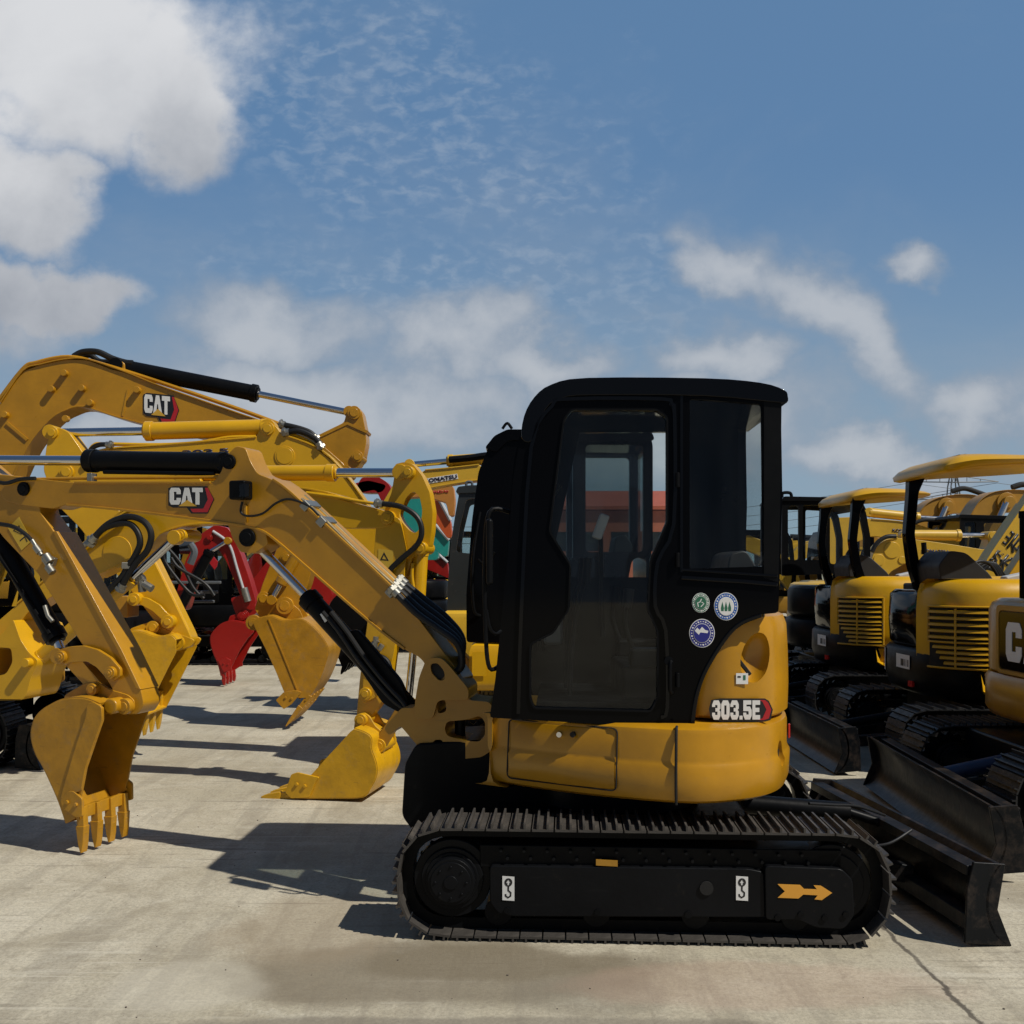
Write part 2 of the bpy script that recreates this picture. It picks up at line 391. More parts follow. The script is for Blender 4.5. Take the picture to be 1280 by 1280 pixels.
def track(parent, pl, u0, u1, z0, z1, o0, o1, pitch=.101, bars=2, mat='shoe', sub=False, hub='frame', hubr=.12, sprocket_left=True, name='crawler_track'):
    wid = o1-o0
    r = (z1-z0)/2; zc = (z0+z1)/2
    path = stadium(u0+.025, u1-.025, z0+.025, z1-.025, pitch)
    rr = r-.055; inner = []
    oc = (o0+o1)/2
    # chain band between the shoes
    def stad(rad, n=14): return loop_line(u0, u1, z0, z1, rad, n)
    tr = B().prism(pl, stad(r-.028), oc-.055, oc+.055, [stad(r-.075)]).out(name, 'satin', parent)
    org = parent_origin(parent)
    base = Matrix(((pl.d.x, pl.n.x, 0, 0), (pl.d.y, pl.n.y, 0, 0), (pl.d.z, pl.n.z, 1, 0), (0, 0, 0, 1)))
    proto = None; allb = B()
    for (u, z, t) in path:
        m = Matrix.Translation(pl.w(u, z, o0)-org) @ base @ Matrix.Rotation(-t, 4, 'Y')
        if sub:
            if proto is None:
                proto = shoe_bm(pitch, wid, bars).out('track_shoe', mat, tr, smooth=False); proto.parent = tr; c = proto
                for v in c.data.vertices: v.co += org      # undo the parent shift: shoe data is local
            else:
                c = proto.copy(); COL.objects.link(c); c.parent = tr
            c.matrix_local = m
        else:
            q = shoe_bm(pitch, wid, bars); bmesh.ops.transform(q.b, matrix=Matrix.Translation(org) @ m, verts=q.b.verts)
            me = bpy.data.meshes.new('x'); q.b.to_mesh(me); q.b.free(); allb.b.from_mesh(me); bpy.data.meshes.remove(me)
    if not sub: allb.out('track_shoes', mat, tr, smooth=False)
    us, ui = (u0+r, u1-r) if sprocket_left else (u1-r, u0+r)
    n = 17; g = []
    for i in range(n*2):
        t = 2*PI*i/(n*2); q = rr-.02 if i % 2 == 0 else rr-.055; g.append((us+q*math.cos(t), zc+q*math.sin(t)))
    B().prism(pl, g, oc-.02, oc+.02).pin(pl, us, zc, hubr*1.15, o0+.05, oc).out('sprocket', hub, tr, bevel=.004)
    k = B().pin(pl, us, zc, hubr, o0+.012, oc, 32).pin(pl, us, zc, hubr*.86, o0+.004, oc, 32).pin(pl, us, zc, hubr*.3, o0-.002, oc, 20)
    for i in range(8): k.pin(pl, us+hubr*.66*math.cos(i*PI/4), zc+hubr*.66*math.sin(i*PI/4), .007, o0-.002, oc, 6)
    k.out('drive_hub', hub, tr, bevel=.004)
    B().pin(pl, ui, zc, rr-.03, oc-.04, oc+.04, 32).pin(pl, ui, zc, (rr-.03)*.8, oc-.06, oc+.06, 32).pin(pl, ui, zc, .05, o0+.04, oc, 20).out('idler_wheel', hub, tr, bevel=.004)
    k = int((ui-us if ui > us else us-ui)/.34); lo = min(us, ui)+r*.8; hi = max(us, ui)-r*.6
    for i in range(max(2, k)):
        u = lo+(hi-lo)*i/max(1, k-1)
        B().pin(pl, u, z0+.105, .062, oc-.07, oc+.07, 20).out('track_roller', hub, tr, bevel=.004)
    return tr
def bucket(parent, pl, back, mouth, halfw, oc, mat, lug=None, teeth=None, ntooth=4, cutter=None, pins=(), lugw=.075, th=.014, toff=None, name='bucket'):
    """back: px polyline of the curved sheet from the top lip to the cutting edge; mouth: px line closing the side plate; traced on the near side"""
    n_ = oc-halfw
    bk = pl.pts(back, n_); mo = pl.pts(mouth, n_)
    bk = [(p.x, p.y) for p in catmull([Vector(p) for p in bk], 4)]
    side = bk+mo
    o = B().strip(pl, bk, th, n_+.004, oc+halfw-.004).out(name, mat, parent)
    for k, s in ((n_, 1), (oc+halfw-th, 1)):
        B().prism(pl, side, k, k+th).out('side_plate', mat, o, bevel=.003)
    if lug:
        lg = fillet(pl.pts(lug, oc-lugw), .02)
        for k in (oc-lugw-.012, oc+lugw-.012): B().prism(pl, lg, k, k+.024).out('bucket_lug', mat, o, bevel=.004)
    for (px, py, r) in pins:
        u, z = pl.uz(px, py, oc-lugw)
        B().pin(pl, u, z, r, oc-lugw-.05, oc+lugw+.05).pin(pl, u, z, r*.6, oc-lugw-.056, oc+lugw+.056).out('bucket_pin', mat, o, bevel=.003)
    if teeth:                          # ((root px), (tip px)) on the near side
        (rx, ry), (tx, ty) = teeth
        a = Vector(pl.uz(rx, ry, n_)); b = Vector(pl.uz(tx, ty, n_)); d = (b-a); L = d.length; d.normalize(); q = Vector((-d.y, d.x))
        B().prism(pl, [tuple(a-d*.05+q*.012), tuple(a+d*.02+q*.008), tuple(a+d*.02-q*.008), tuple(a-d*.05-q*.012)], n_-.004, oc+halfw+.004).out('cutting_edge', mat, o, bevel=.003)
        for i in range(ntooth):
            c = n_+.03+(2*halfw-.06)*i/(ntooth-1); hw = min(.030, halfw*.12)
            B().prism(pl, [tuple(a-d*.05+q*.026), tuple(a+d*L*.5+q*.026), tuple(a+d*L*.5-q*.024), tuple(a-d*.05-q*.024)], c-hw*.8, c+hw*.8)\
             .prism(pl, [tuple(a+d*L*.28+q*.030), tuple(a+d*L*.75+q*.018), tuple(b+q*.005), tuple(b-q*.005), tuple(a+d*L*.75-q*.018), tuple(a+d*L*.28-q*.029)], c-hw, c+hw)\
             .out('tooth', mat, o, bevel=.004)
    if cutter:
        for k in (n_-.018, oc+halfw):
            c = B().prism(pl, fillet(pl.pts(cutter, n_), .012), k, k+.018)
            cx = sum(p[0] for p in pl.pts(cutter, n_))/len(cutter); cz = sum(p[1] for p in pl.pts(cutter, n_))/len(cutter)
            for s in (-1, 1): c.pin(pl, cx+s*.03, cz-s*.005, .013, k-.012, k+.028, 6)
            c.out('side_cutter', mat, o, bevel=.003)
    return o
def blade(parent, x, y0, y1, z0, z1, mat, push=-1, deg=0.0, arms=True, ax1=None, name='dozer_blade'):
    """curved dozer blade across the machine; push = +1 when its face looks along +x"""
    prof = [(.10, z0), (.035, z0+.06), (0, z0+(z1-z0)*.45), (.015, z0+(z1-z0)*.8), (.06, z1)]
    fr = catmull([Vector(p) for p in prof], 4)
    c = Vector((x, (y0+y1)/2, 0)); rot = Matrix.Rotation(R(deg), 3, 'Z')
    def W(a, y, z): return c + rot @ Vector((push*a, y-(y0+y1)/2, 0)) + Vector((0, 0, z))
    b = B(); rows = []
    for y in (y0, y1):
        rows.append([W(p.x, y, p.y) for p in fr]+[W(p.x-.018, y, p.y) for p in reversed(fr)])
    A = [[b.b.verts.new(p) for p in r] for r in rows]; m = len(A[0])
    b.face(A[0]); b.face(list(reversed(A[1])))
    for i in range(m): b.face([A[0][i], A[1][i], A[1][(i+1) % m], A[0][(i+1) % m]])
    o = b.out(name, mat, parent, bevel=.003)
    for y in (y0, y1-.016):       # end plates
        e = B(); pts = [(-.11, z0+.02), (.105, z0), (.04, z0+(z1-z0)*.45), (.075, z1), (-.07, z1+.012), (-.10, z1-.10)]
        va = [e.b.verts.new(W(p[0], y, p[1])) for p in pts]; vb = [e.b.verts.new(W(p[0], y+.016, p[1])) for p in pts]
        e.face(va); e.face(list(reversed(vb)))
        for i in range(len(pts)): e.face([va[i], vb[i], vb[(i+1) % len(pts)], va[(i+1) % len(pts)]])
        e.out('end_plate', mat, o, bevel=.004)
    e = B()                        # stiffening tube and top rib behind the face
    for z, s in ((z0+(z1-z0)*.28, .07), (z1-.03, .045)):
        p0, p1 = W(-.055, y0+.02, z), W(-.055, y1-.02, z)
        e.box((p0+p1)/2, (.075, (p1-p0).length, s), R(deg))
    e.out('stiffener', mat, o, bevel=.004)
    if arms:
        for s in (-1, 1):
            p0 = W(-.04, (y0+y1)/2+s*.28, z0+.14); p1 = Vector((ax1, (y0+y1)/2+s*.24, .25))
            d = p1-p0
            B().box((p0+p1)/2, (d.length, .07, .09), 0, Matrix.Rotation(math.atan2(d.y, d.x), 4, 'Z') @ Matrix.Rotation(-math.atan2(d.z, math.hypot(d.x, d.y)), 4, 'Y')).out('blade_arm', mat, o, bevel=.006)
    return o
def boom(parent, pl, poly, hw, mat, name='boom', flanges=(), oc=0.0, bev=.006, fil=.02, fw=.010, pins=()):
    n_ = oc-hw
    uz = fillet(pl.pts(poly, n_), fil, 3)
    o = B().prism(pl, uz, n_, oc+hw).out(name, mat, parent, bevel=bev)
    for fl in flanges:
        ln = [(p.x, p.y) for p in catmull([Vector(p) for p in pl.pts(fl, n_-fw)], 4)]
        B().strip(pl, ln, .014, n_-fw, oc+hw+fw).out('flange', mat, o, bevel=.003)
    for (px, py, r) in pins:
        u, z = pl.uz(px, py, n_)
        B().pin(pl, u, z, r, n_-.025, oc+hw+.025).pin(pl, u, z, r*.65, n_-.034, oc+hw+.034).out('pivot_pin', mat, o, bevel=.003)
    return o

# ------------------------------------------------------------------ cabs and generic machines
def cab(parent, pl, outer, holes, wd, gl='glass', fmat='black', roof=None, band=None, backwin=None, rth=.035, pillar=.05, frontglass=None, far_holes=None, inset=.0):
    """near and far side frames traced in px on the near side, roof band and panes between them"""
    fr = parent
    o_ = fillet(pl.pts(outer, 0), .03, 3)
    hs = [fillet(pl.pts(h, 0), .035, 3) for h in holes]
    fh = [fillet(h, .05, 3) for h in far_holes] if far_holes is not None else hs
    B().prism(pl, o_, 0, pillar, hs).out('side_frame', fmat, fr, smooth=True)
    B().prism(pl, o_, wd-pillar, wd, fh).out('side_frame', fmat, fr, smooth=True)
    for k, hh in ((pillar*.4, hs), (wd-pillar*.5, fh)):
        for h in hh:
            B().prism(pl, h, k, k+.006).out('window_pane', gl, fr, smooth=False)
    if band:
        for bd in band:
            B().strip(pl, [(p.x, p.y) for p in catmull([Vector(p) for p in pl.pts(bd, 0)], 3)], .04, pillar-.004, wd-pillar+.004).out('roof_band', fmat, fr)
    if frontglass:
        ln = [(p.x, p.y) for p in catmull([Vector(p) for p in pl.pts(frontglass, 0)], 4)]
        B().strip(pl, ln, .006, pillar-.004, wd-pillar+.004).out('windscreen', gl, fr)
    if backwin:
        (px, yt, yb) = backwin
        u, zt = pl.uz(px, yt, 0); _, zb = pl.uz(px, yb, 0)
        w = B()
        ring = B()
        # frame of the back window: posts and rails across the cab
        for z0, z1 in ((zt, zt+.10), (zb-.45, zb)): w.prism(Plane(pl.w(u, 0).x, pl.w(u, 0).y, 0), [(-.02, z0), (.02, z0), (.02, z1), (-.02, z1)], .05, wd-.05)
        w.out('back_frame', fmat, fr)
        B().prism(Plane(pl.w(u, 0).x, pl.w(u, 0).y, 0), [(-.003, zb), (.003, zb), (.003, zt), (-.003, zt)], .05, wd-.05).out('back_pane', gl, fr)
    if roof:
        B().prism(pl, fillet(pl.pts(roof, 0), .02, 3), -.02, wd+.02).out('roof', fmat, fr, bevel=.02, seg=3)
def chair(parent, x, y, z, face=-1, mat='seat'):
    B().box((x, y, z+.06), (.48, .46, .12)).out('seat', mat, parent, bevel=.04, seg=3)
    B().prism(Plane(x, y, 0), fillet([(-face*.18, z+.08), (-face*.30, z+.08), (-face*.42, z+.62), (-face*.36, z+.72), (-face*.28, z+.70)], .03), -.22, .22).out('seat_back', mat, parent, bevel=.03, seg=3)
    for s in (-1, 1):
        B().box((x+face*.05, y+s*.30, z+.20), (.34, .09, .10)).out('console', 'satin', parent, bevel=.02)
        B().tube([(x+face*.20, y+s*.30, z+.24), (x+face*.24, y+s*.30, z+.36), (x+face*.23, y+s*.30, z+.46)], .012).cyl((x+face*.23, y+s*.30, z+.44), (x+face*.22, y+s*.30, z+.53), .022, .026).out('control_lever', 'satin', parent)
def body_block(parent, xf, xr, yc, hw, z0, z1, mat, face=-1, name='body', tail=.55, zl=None):
    """upper body with a rounded tail; xf is the front, xr the tail"""
    s = face
    L = abs(xr-xf); P_ = []
    for y, k in ((-hw, 0), (-hw, .5)): P_.append((xf-s*k*L, yc+y))
    n = 9
    for i in range(n+1):
        t = -PI/2+PI*i/n; P_.append((xr+s*tail-s*tail*math.cos(t), yc+hw*math.sin(t)))
    for y, k in ((hw, .5), (hw, 0)): P_.append((xf-s*k*L, yc+y))
    b = B().loft(P_, zl or [(z0, .06), (z0+.03, .015), (z0+.06, 0), (z1-.08, 0), (z1-.03, .02), (z1, .08)])
    return b.out(name, mat, parent)
def simple_machine(name, label, cat, xc, yc, face, mat, group=None, scale=1.0, withcab=True, front_arm=None, cabmat='black', trackmat='shoe2', y_cab=None, blade_=True, pitch=.16):
    """whole small excavator parked far back: tracks, body, cab or canopy"""
    t = thing(name, label, cat, (xc, yc, 0), group); s = face; q = scale
    for k in (-1, 1):
        o = yc+k*.68*q
        track(t, Plane(xc, 0, 0), -1.05*q, 1.05*q, 0, .52*q, o-.17*q, o+.17*q, pitch, 1, trackmat, hubr=.11*q)
    B().box((xc, yc, .40*q), (1.3*q, 1.1*q, .22*q)).cyl((xc, yc, .5*q), (xc, yc, .66*q), .38*q, n=28).out('car_body', 'frame', t, bevel=.02)
    body_block(t, xc+s*.75*q, xc-s*.95*q, yc, .80*q, .64*q, 1.02*q, mat, s)
    body_block(t, xc-s*.10*q, xc-s*.92*q, yc, .74*q, 1.03*q, 1.42*q, mat, s, 'engine_hood')
    if withcab:
        y0 = yc-.72*q if y_cab is None else y_cab
        pl = Plane(xc, y0, 0); f = lambda L_: [(-s*a*q if False else s*a*q, z*q) for a, z in L_]
        outer = f([(.72, .98), (.75, 1.5), (.66, 2.25), (.56, 2.44), (.40, 2.50), (-.42, 2.50), (-.48, 2.40), (-.48, 1.36), (-.30, 1.3), (-.25, .98)])
        h1 = f([(.62, 1.15), (.66, 1.5), (.58, 2.2), (.48, 2.36), (.12, 2.38), (.12, 1.15)]); h2 = f([(.04, 1.45), (.04, 2.38), (-.40, 2.38), (-.40, 1.45)])
        B().prism(pl, outer, 0, .05, [h1, h2]).out('side_frame', cabmat, t)
        B().prism(pl, outer, .93*q, .93*q+.05, [h1, h2]).out('side_frame', cabmat, t)
        for k in (.02, .95*q):
            for h in (h1, h2): B().prism(pl, h, k, k+.006).out('window_pane', 'glass', t, smooth=False)
        B().strip(pl, f([(.70, 1.9), (.66, 2.25), (.56, 2.44), (.40, 2.48), (0, 2.485), (-.42, 2.48)]), .04, .046, .934*q).out('roof', cabmat, t)
        B().strip(pl, f([(-.46, 1.0), (-.46, 1.45)]), .04, .046, .934*q).out('back_panel', cabmat, t)
        chair(t, xc, y0+.48*q, 1.05*q, s)
    if blade_: blade(t, xc-s*1.45*q, yc-.85*q, yc+.85*q, .05, .38*q, 'blade', -s, 0, True, xc-s*.6*q)
    return t

# ================================================================== 1. MAIN EXCAVATOR
YAW = -3.0
TP = Plane(.595, 4.48, YAW)                 # outer face of its near track
def main_machine():
    root = thing('mini_excavator', 'nearest compact excavator, ochre with gloss black closed cab and 303.5E on its tail', 'excavator', (.55, 5.37, 0))
    # ---- tracks
    u0 = TP.uz(491, 1100)[0]; u1 = TP.uz(1120, 1100)[0]
    tr = track(root, TP, u0, u1, 0, .515, .0, .30, .101, 2, 'shoe', True, hubr=.105)
    track(root, TP, u0, u1, 0, .515, 1.48, 1.78, .101, 2, 'shoe', True, hubr=.105)
    for uu in (u0+.2575, u1-.2575): B().pin(TP, uu, .2575, .175, .075, .14, 32).pin(TP, uu, .2575, .14, .06, .08, 32).out('wheel_disc', 'frame', tr, bevel=.005)
    # painted side plates of the track frame with stickers
    fp = [(612, 1082), (935, 1086), (955, 1090), (957, 1147), (640, 1146), (622, 1142), (612, 1128)]
    fo = B().prism(TP, fillet(TP.pts(fp, .03), .02), .03, .27).out('track_frame', 'frame', tr, bevel=.006)
    rp = [(956, 1082), (1052, 1086), (1066, 1100), (1068, 1145), (1055, 1162), (1020, 1160), (998, 1150), (957, 1150)]
    B().prism(TP, fillet(TP.pts(rp, .02), .02), .018, .28).out('idler_guard', 'frame', tr, bevel=.006)
    B().prism(TP, TP.pts([(600, 1056), (1052, 1063), (1052, 1088), (600, 1084)], .06), .06, .24).out('upper_rail', 'satin', tr, bevel=.004)
    for i in range(14):
        for row in (1064, 1074): u, z = TP.uz(626+i*29+(8 if row == 1074 else 0), row+i*.45, .03); B().pin(TP, u, z, .007, .035, .12, 8).out('rail_bolt', 'frame', tr)
    for (px, py, rr) in ((883, 1110, .030), (860, 1143, .016), (747, 1140, .014), (634, 1138, .014), (971, 1146, .014), (1000, 1142, .014), (1030, 1146, .014), (1056, 1142, .014)):
        u, z = TP.uz(px, py, .03); off = .018 if px > 957 else .03
        B().pin(TP, u, z, rr, off-.008, off+.02, 8 if rr < .02 else 24).out('frame_bolt' if rr < .02 else 'access_hole', 'satin' if rr < .02 else 'louver_dark', tr)
    poly_on(TP, [(745, 1074), (772, 1075.5), (772, 1083), (745, 1081.5)], .034, .004, 'gold2', tr, 'brass_plate')
    for x0 in (628, 920):
        d = poly_on(TP, [(x0, 1095), (x0+15, 1096), (x0+15, 1126), (x0, 1125)], .0285, .002, 'white', tr, 'hook_sticker')
        def s_(L_, r=None): return TP.pts([(x0+a, 1095+b) for a, b in L_], .026)
        rim = [(.5*15+5*math.cos(t*PI/8), 8+5.2*math.sin(t*PI/8)) for t in range(16)]
        B().prism(TP, s_(rim), .0255, .0262, [s_([(4.6, 9), (7.5, 4.5), (10.4, 9), (8.6, 8.7), (8.6, 11.5), (6.4, 11.5), (6.4, 8.7)])]).out('hook_eye', 'dblack', d, smooth=False)
        B().strip(TP, s_([(7.5, 13), (7.3, 18), (10.5, 21), (10.2, 25), (7, 27), (4.2, 25), (4, 22.5)]), .0075, .0255, .0262).out('hook_shape', 'dblack', d, smooth=False)
    poly_on(TP, [(972, 1105), (1000, 1106), (1005, 1111), (1021, 1111.5), (1017, 1106.5), (1026, 1107), (1040, 1116), (1027, 1125), (1018, 1124), (1022, 1119), (1004, 1118), (998, 1123), (972, 1122), (981, 1114)], .0165, .002, 'dorange', tr, 'arrow_sticker')
    # ---- centre frame and front uprights under the turntable
    B().box((.55, 5.40, .34), (1.25, 1.25, .22), R(YAW)).cyl((.55, 5.38, .44), (.55, 5.38, .60), .42, n=36).out('car_body', 'frame', root, bevel=.02)
    cb = Plane(.0, 5.25, YAW)
    B().prism(cb, fillet(cb.pts([(506, 955), (520, 930), (600, 925), (700, 985), (700, 1045), (520, 1045), (502, 1020)], 0), .03), 0, .5).out('front_bracket', 'satin', root, bevel=.01)
    # ---- lower body: plan outline with a round tail
    plan = catmull([Vector(p) for p in ((-.10, 5.02), (-.07, 4.93), (.3, 4.68), (.738, 4.50), (1.0, 4.53), (1.2, 4.67), (1.33, 4.92), (1.39, 5.2), (1.40, 5.55), (1.34, 5.85), (1.2, 6.05), (.9, 6.2), (.5, 6.22), (.1, 6.1), (-.10, 5.9))], 5, True)
    plan = [(p.x, p.y) for p in plan]
    lb = B().loft(plan, [(.600, .09), (.606, .05), (.622, .018), (.66, .004), (.765, -.002), (.782, .008), (.80, .012), (.915, .012), (.935, .018), (.948, .045)]).out('lower_body', 'gold', root, ang=50)
    # seam and door in the skirt: thin rounded strips following the side
    near = [Vector(p) for p in plan if p[1] < 5.3 and p[0] > -.13]
    near.sort(key=lambda p: p.x)
    def on_side(x, off):
        for a, b in zip(near, near[1:]):
            if a.x <= x <= b.x and b.x > a.x:
                t = (x-a.x)/(b.x-a.x); p = a.lerp(b, t); d = (b-a).normalized(); return Vector((p.x+d.y*off, p.y-d.x*off))
        return near[-1]
    B().tube([(*on_side(.722, -.004), .608), (*on_side(.722, .003), .66), (*on_side(.722, .004), .78), (*on_side(.722, -.008), .93), (*on_side(.722, -.03), .947)], .0065, 8, 3).out('panel_seam', 'louver_dark', root)
    def side_x(px): # x on the side seen at that px
        return min((abs((p.x/p.y)*F+CX-px), p.x) for p in [on_side(-.05+i*.01, 0) for i in range(120)])[1]
    xa, xb = side_x(635), side_x(770)
    ln = [tuple(on_side(xa+(xb-xa)*i/12, .002)) for i in range(13)]
    def zrow(line, z): return [Vector((p[0], p[1], z)) for p in line]
    def door_row(i, t):   # rounded rectangle in (s, z)
        return None
    rc = fillet([(0, .655), (1, .655), (1, .925), (0, .925)], .03, 4)
    rc = [(min(max(a, 0), 1), z) for a, z in rc]
    loop = []
    for a, z in fillet([(0, .65), ((xb-xa), .65), ((xb-xa), .928), (0, .928)], .025, 4):
        q = on_side(xa+a, .0055 if z < .785 else -.0085); loop.append((q.x, q.y, z))
    dr = B().tube(loop+[loop[0]], .0035, 6, 0).out('service_door', 'louver_dark', root)
    rows = []
    for z, off in ((.655, .001), (.66, .006), (.765, .010), (.785, -.006), (.80, -.008), (.918, -.008), (.922, -.012)):
        rows.append([Vector((*on_side(xa+.008+(xb-xa-.016)*i/14, off), z)) for i in range(15)])
    B().grid(rows).out('door_skin', 'gold', dr, ang=60)
    q = on_side(side_x(700), -.002)
    for i, (px, m_) in enumerate(((700, 'chrome'), (715, 'louver_dark'))):
        q = on_side(side_x(px), .0); n_ = Vector((-.35, -.93, 0)); z = HE-(918-HY)/F*q.y
        B().cyl(Vector((q.x, q.y, z))+n_*.012, Vector((q.x, q.y, z))-n_*.012, .0125, n=20).out('door_lock' if i == 0 else 'key_hole', m_, dr)
    # ---- tail cover
    tplan = catmull([Vector(p) for p in ((.80, 4.95), (.81, 4.74), (.88, 4.68), (1.02, 4.655), (1.20, 4.72), (1.335, 4.95), (1.37, 5.2), (1.37, 5.55), (1.32, 5.82), (1.18, 6.0), (1.0, 6.08), (.85, 6.05), (.80, 5.8), (.80, 5.3))], 5, True)
    tc = B().loft([(p.x, p.y) for p in tplan], [(.962, .02), (.975, .004), (1.1, .0), (1.25, .003), (1.38, .010), (1.425, .026), (1.445, .07)]).out('tail_cover', 'gold', root, ang=50)
    # hand recess and tow eye pressed into the metal
    T1 = Plane(1.0, 4.66, 10)
    c0 = T1.P(945, 822, .0)
    carve(tc, [ellipsoid(c0+Vector((0, -.0, 0)), (.075, .080, .118), Matrix.Rotation(R(16), 4, 'Y'))])
    sl = T1.P(932, 834, -.012)
    B().box(sl+Vector((0, .045, .0)), (.018, .02, .10), 0, Matrix.Rotation(R(-38), 4, 'Y')).out('latch_slot', 'louver_dark', tc, bevel=.004)
    T2 = Plane(1.2, 4.68, 42)
    c1 = Vector((on_side(1.255, 0).x, on_side(1.255, 0).y, .79))
    carve(lb, [ellipsoid(c1, (.040, .06, .060), Matrix.Rotation(R(45), 4, 'Z'))])
    B().box(c1+Vector((-.02, .035, -.005)), (.03, .01, .035), R(45)).out('tow_hole_shade', 'louver_dark', lb)  # dark block set in the hollow as its painted inner shade
    # 303.5E plate lying on the tail
    fp_ = Plane(.93, 4.655, 1.0)
    pr = poly_on(fp_, [(889, 875), (900, 873), (956, 873), (961, 876), (966, 887), (963, 900), (956, 902), (900, 902), (888, 897), (886, 886)], -.004, .002, 'dblack', root, 'model_plate')
    poly_on(fp_, [(949, 875), (956, 875), (960, 878), (964, 887), (961, 898), (955, 900), (946, 900), (953, 898), (958, 887), (953, 877)], -.0062, .001, 'dred', pr, 'red_flash')
    a_, rt_, up_, wd_, ht_ = frame_on(fp_, (890, 899.5), (950, 899.5), 24, -.0065)
    D3 = [(0, .22), (.2, 0), (.8, 0), (1, .2), (1, .42), (.86, .5), (1, .58), (1, .8), (.8, 1), (.2, 1), (0, .78), (0, .66), (.36, .66), (.36, .76), (.64, .76), (.64, .6), (.4, .6), (.4, .42), (.64, .42), (.64, .24), (.36, .24), (.36, .36), (0, .36)]
    D0 = [(0, .2), (.2, 0), (.8, 0), (1, .2), (1, .8), (.8, 1), (.2, 1), (0, .8)]; H0 = [(.37, .26), (.37, .74), (.63, .74), (.63, .26)]
    D5 = [(0, .22), (.2, 0), (.8, 0), (1, .2), (1, .5), (.8, .68), (.37, .68), (.37, .78), (.95, .78), (.95, 1), (0, 1), (0, .44), (.6, .44), (.64, .40), (.64, .26), (.36, .26), (.36, .36), (0, .36)]
    DE = [(0, 0), (1, 0), (1, .23), (.38, .23), (.38, .39), (.9, .39), (.9, .61), (.38, .61), (.38, .77), (1, .77), (1, 1), (0, 1)]
    DP = [(0, 0), (1, 0), (1, .2), (0, .2)]
    x_ = 0.0
    for P_, w_d in ((D3, .175), (D0, .175), (D3, .175), (DP, .065), (D5, .175), (DE, .16)):
        u0_, z0_ = fp_.uz(890, 899.5, -.0065); W0 = wd_*w_d
        q = [(u0_+x_+u*W0, z0_+v*ht_) for u, v in P_]
        B().prism(fp_, q, -.0085, -.0065, [[(u0_+x_+u*W0, z0_+v*ht_) for u, v in H0]] if P_ is D0 else ()).out('plate_digit', 'white', pr, smooth=False)
        x_ += W0+wd_*.015
    w_ = poly_on(fp_, [(920, 841.5), (935, 841.5), (935, 855), (920, 855)], -.004, .002, 'white', root, 'info_sticker')
    poly_on(fp_, [(929, 844), (932, 844), (932, 850), (929, 850)], -.0062, .001, 'dgreen', w_, 'printed_mark'); poly_on(fp_, [(922, 845), (926, 845), (926, 847), (922, 847)], -.0062, .001, 'dblack', w_, 'printed_mark')
    B().box((1.345, 4.97, .86), (.02, .010, .07), R(70)).out('rear_reflector', 'redlens', root, bevel=.004)
    # ---- cab
    CP = Plane(.6, 4.64, YAW)
    outer = [(612, 897), (619, 850), (634, 700), (641, 600), (648, 560), (664, 515), (690, 492), (740, 484), (880, 484), (976, 498), (978, 620), (973, 766), (940, 769), (915, 788), (898, 812), (880, 842), (868, 872), (866, 911), (848, 911)]
    door = [(715, 513), (820, 513), (833, 522), (833, 652), (812, 700), (809, 762), (821, 790), (821, 872), (813, 888), (668, 884), (664, 872), (664, 806), (692, 792), (712, 762), (714, 706), (688, 664), (706, 525)]
    rear = [(862, 498), (953, 505), (955, 708), (862, 711)]
    farh = [[(-.40, 1.60), (-.42, 1.75), (-.28, 2.385), (.27, 2.385), (.27, 1.60)]]
    cb_ = B().prism(CP, fillet(CP.pts(outer, 0), .015, 2), 0, .045, [fillet(CP.pts(door, 0), .012, 2), fillet(CP.pts(rear, 0), .012, 2)]).out('cab_side', 'black', root)
    B().prism(CP, fillet(CP.pts(outer[:-4]+[(868, 880), (848, 911)], 0), .015, 2), .90, .945, farh).out('cab_side', 'black', root)
    B().prism(CP, fillet(CP.pts(door, 0), .012, 2), .020, .026).out('door_pane', 'glass', cb_, smooth=False)
    B().prism(CP, fillet(CP.pts(rear, 0), .012, 2), .020, .026).out('rear_side_pane', 'glass', cb_, smooth=False)
    for h in farh: B().prism(CP, h, .920, .926).out('window_pane', 'acrylic', root, smooth=False)
    # door seals and door edge standing proud
    dl = [(648, 892), (652, 760), (664, 560), (690, 508), (710, 499), (828, 499), (838, 506), (843, 520), (842, 655), (822, 702), (819, 758), (832, 788), (834, 884), (826, 896)]
    d_ = [(p.x, p.y) for p in catmull([Vector(p) for p in CP.pts(dl, -.004)], 3)]
    B().strip(CP, d_, .016, -.012, .0).out('door_edge', 'gloss', cb_, bevel=.005)
    sl_ = fillet(CP.pts(door, 0), .012, 2); sl_ = offset_line(sl_+[sl_[0]], .004)
    B().strip(CP, sl_, .008, -.008, .002).out('door_seal', 'satin', cb_)
    for y in (600, 700, 850): B().cyl(CP.P(847, y-9, -.012), CP.P(847, y+9, -.012), .010).out('door_hinge', 'satin', cb_, bevel=.002)
    B().tube([CP.P(840, 828, -.01), CP.P(838, 830, -.03), CP.P(838, 862, -.03), CP.P(840, 866, -.01)], .008).cyl(CP.P(836, 826, -.02), CP.P(836, 826, .0), .02).out('door_handle', 'satin', cb_)
    # vertical rear post strip, belt rail
    B().strip(CP, CP.pts([(852, 490), (852, 715)], -.004), .012, -.006, .002).out('post_trim', 'gloss', cb_)
    B().strip(CP, CP.pts([(851, 722), (930, 727), (972, 731)], 0), .020, -.012, .004).out('belt_rail', 'gloss', cb_, bevel=.006)
    B().strip(CP, CP.pts([(851, 712), (972, 720)], 0), .012, -.008, .004).out('belt_rail', 'gloss', cb_, bevel=.003)
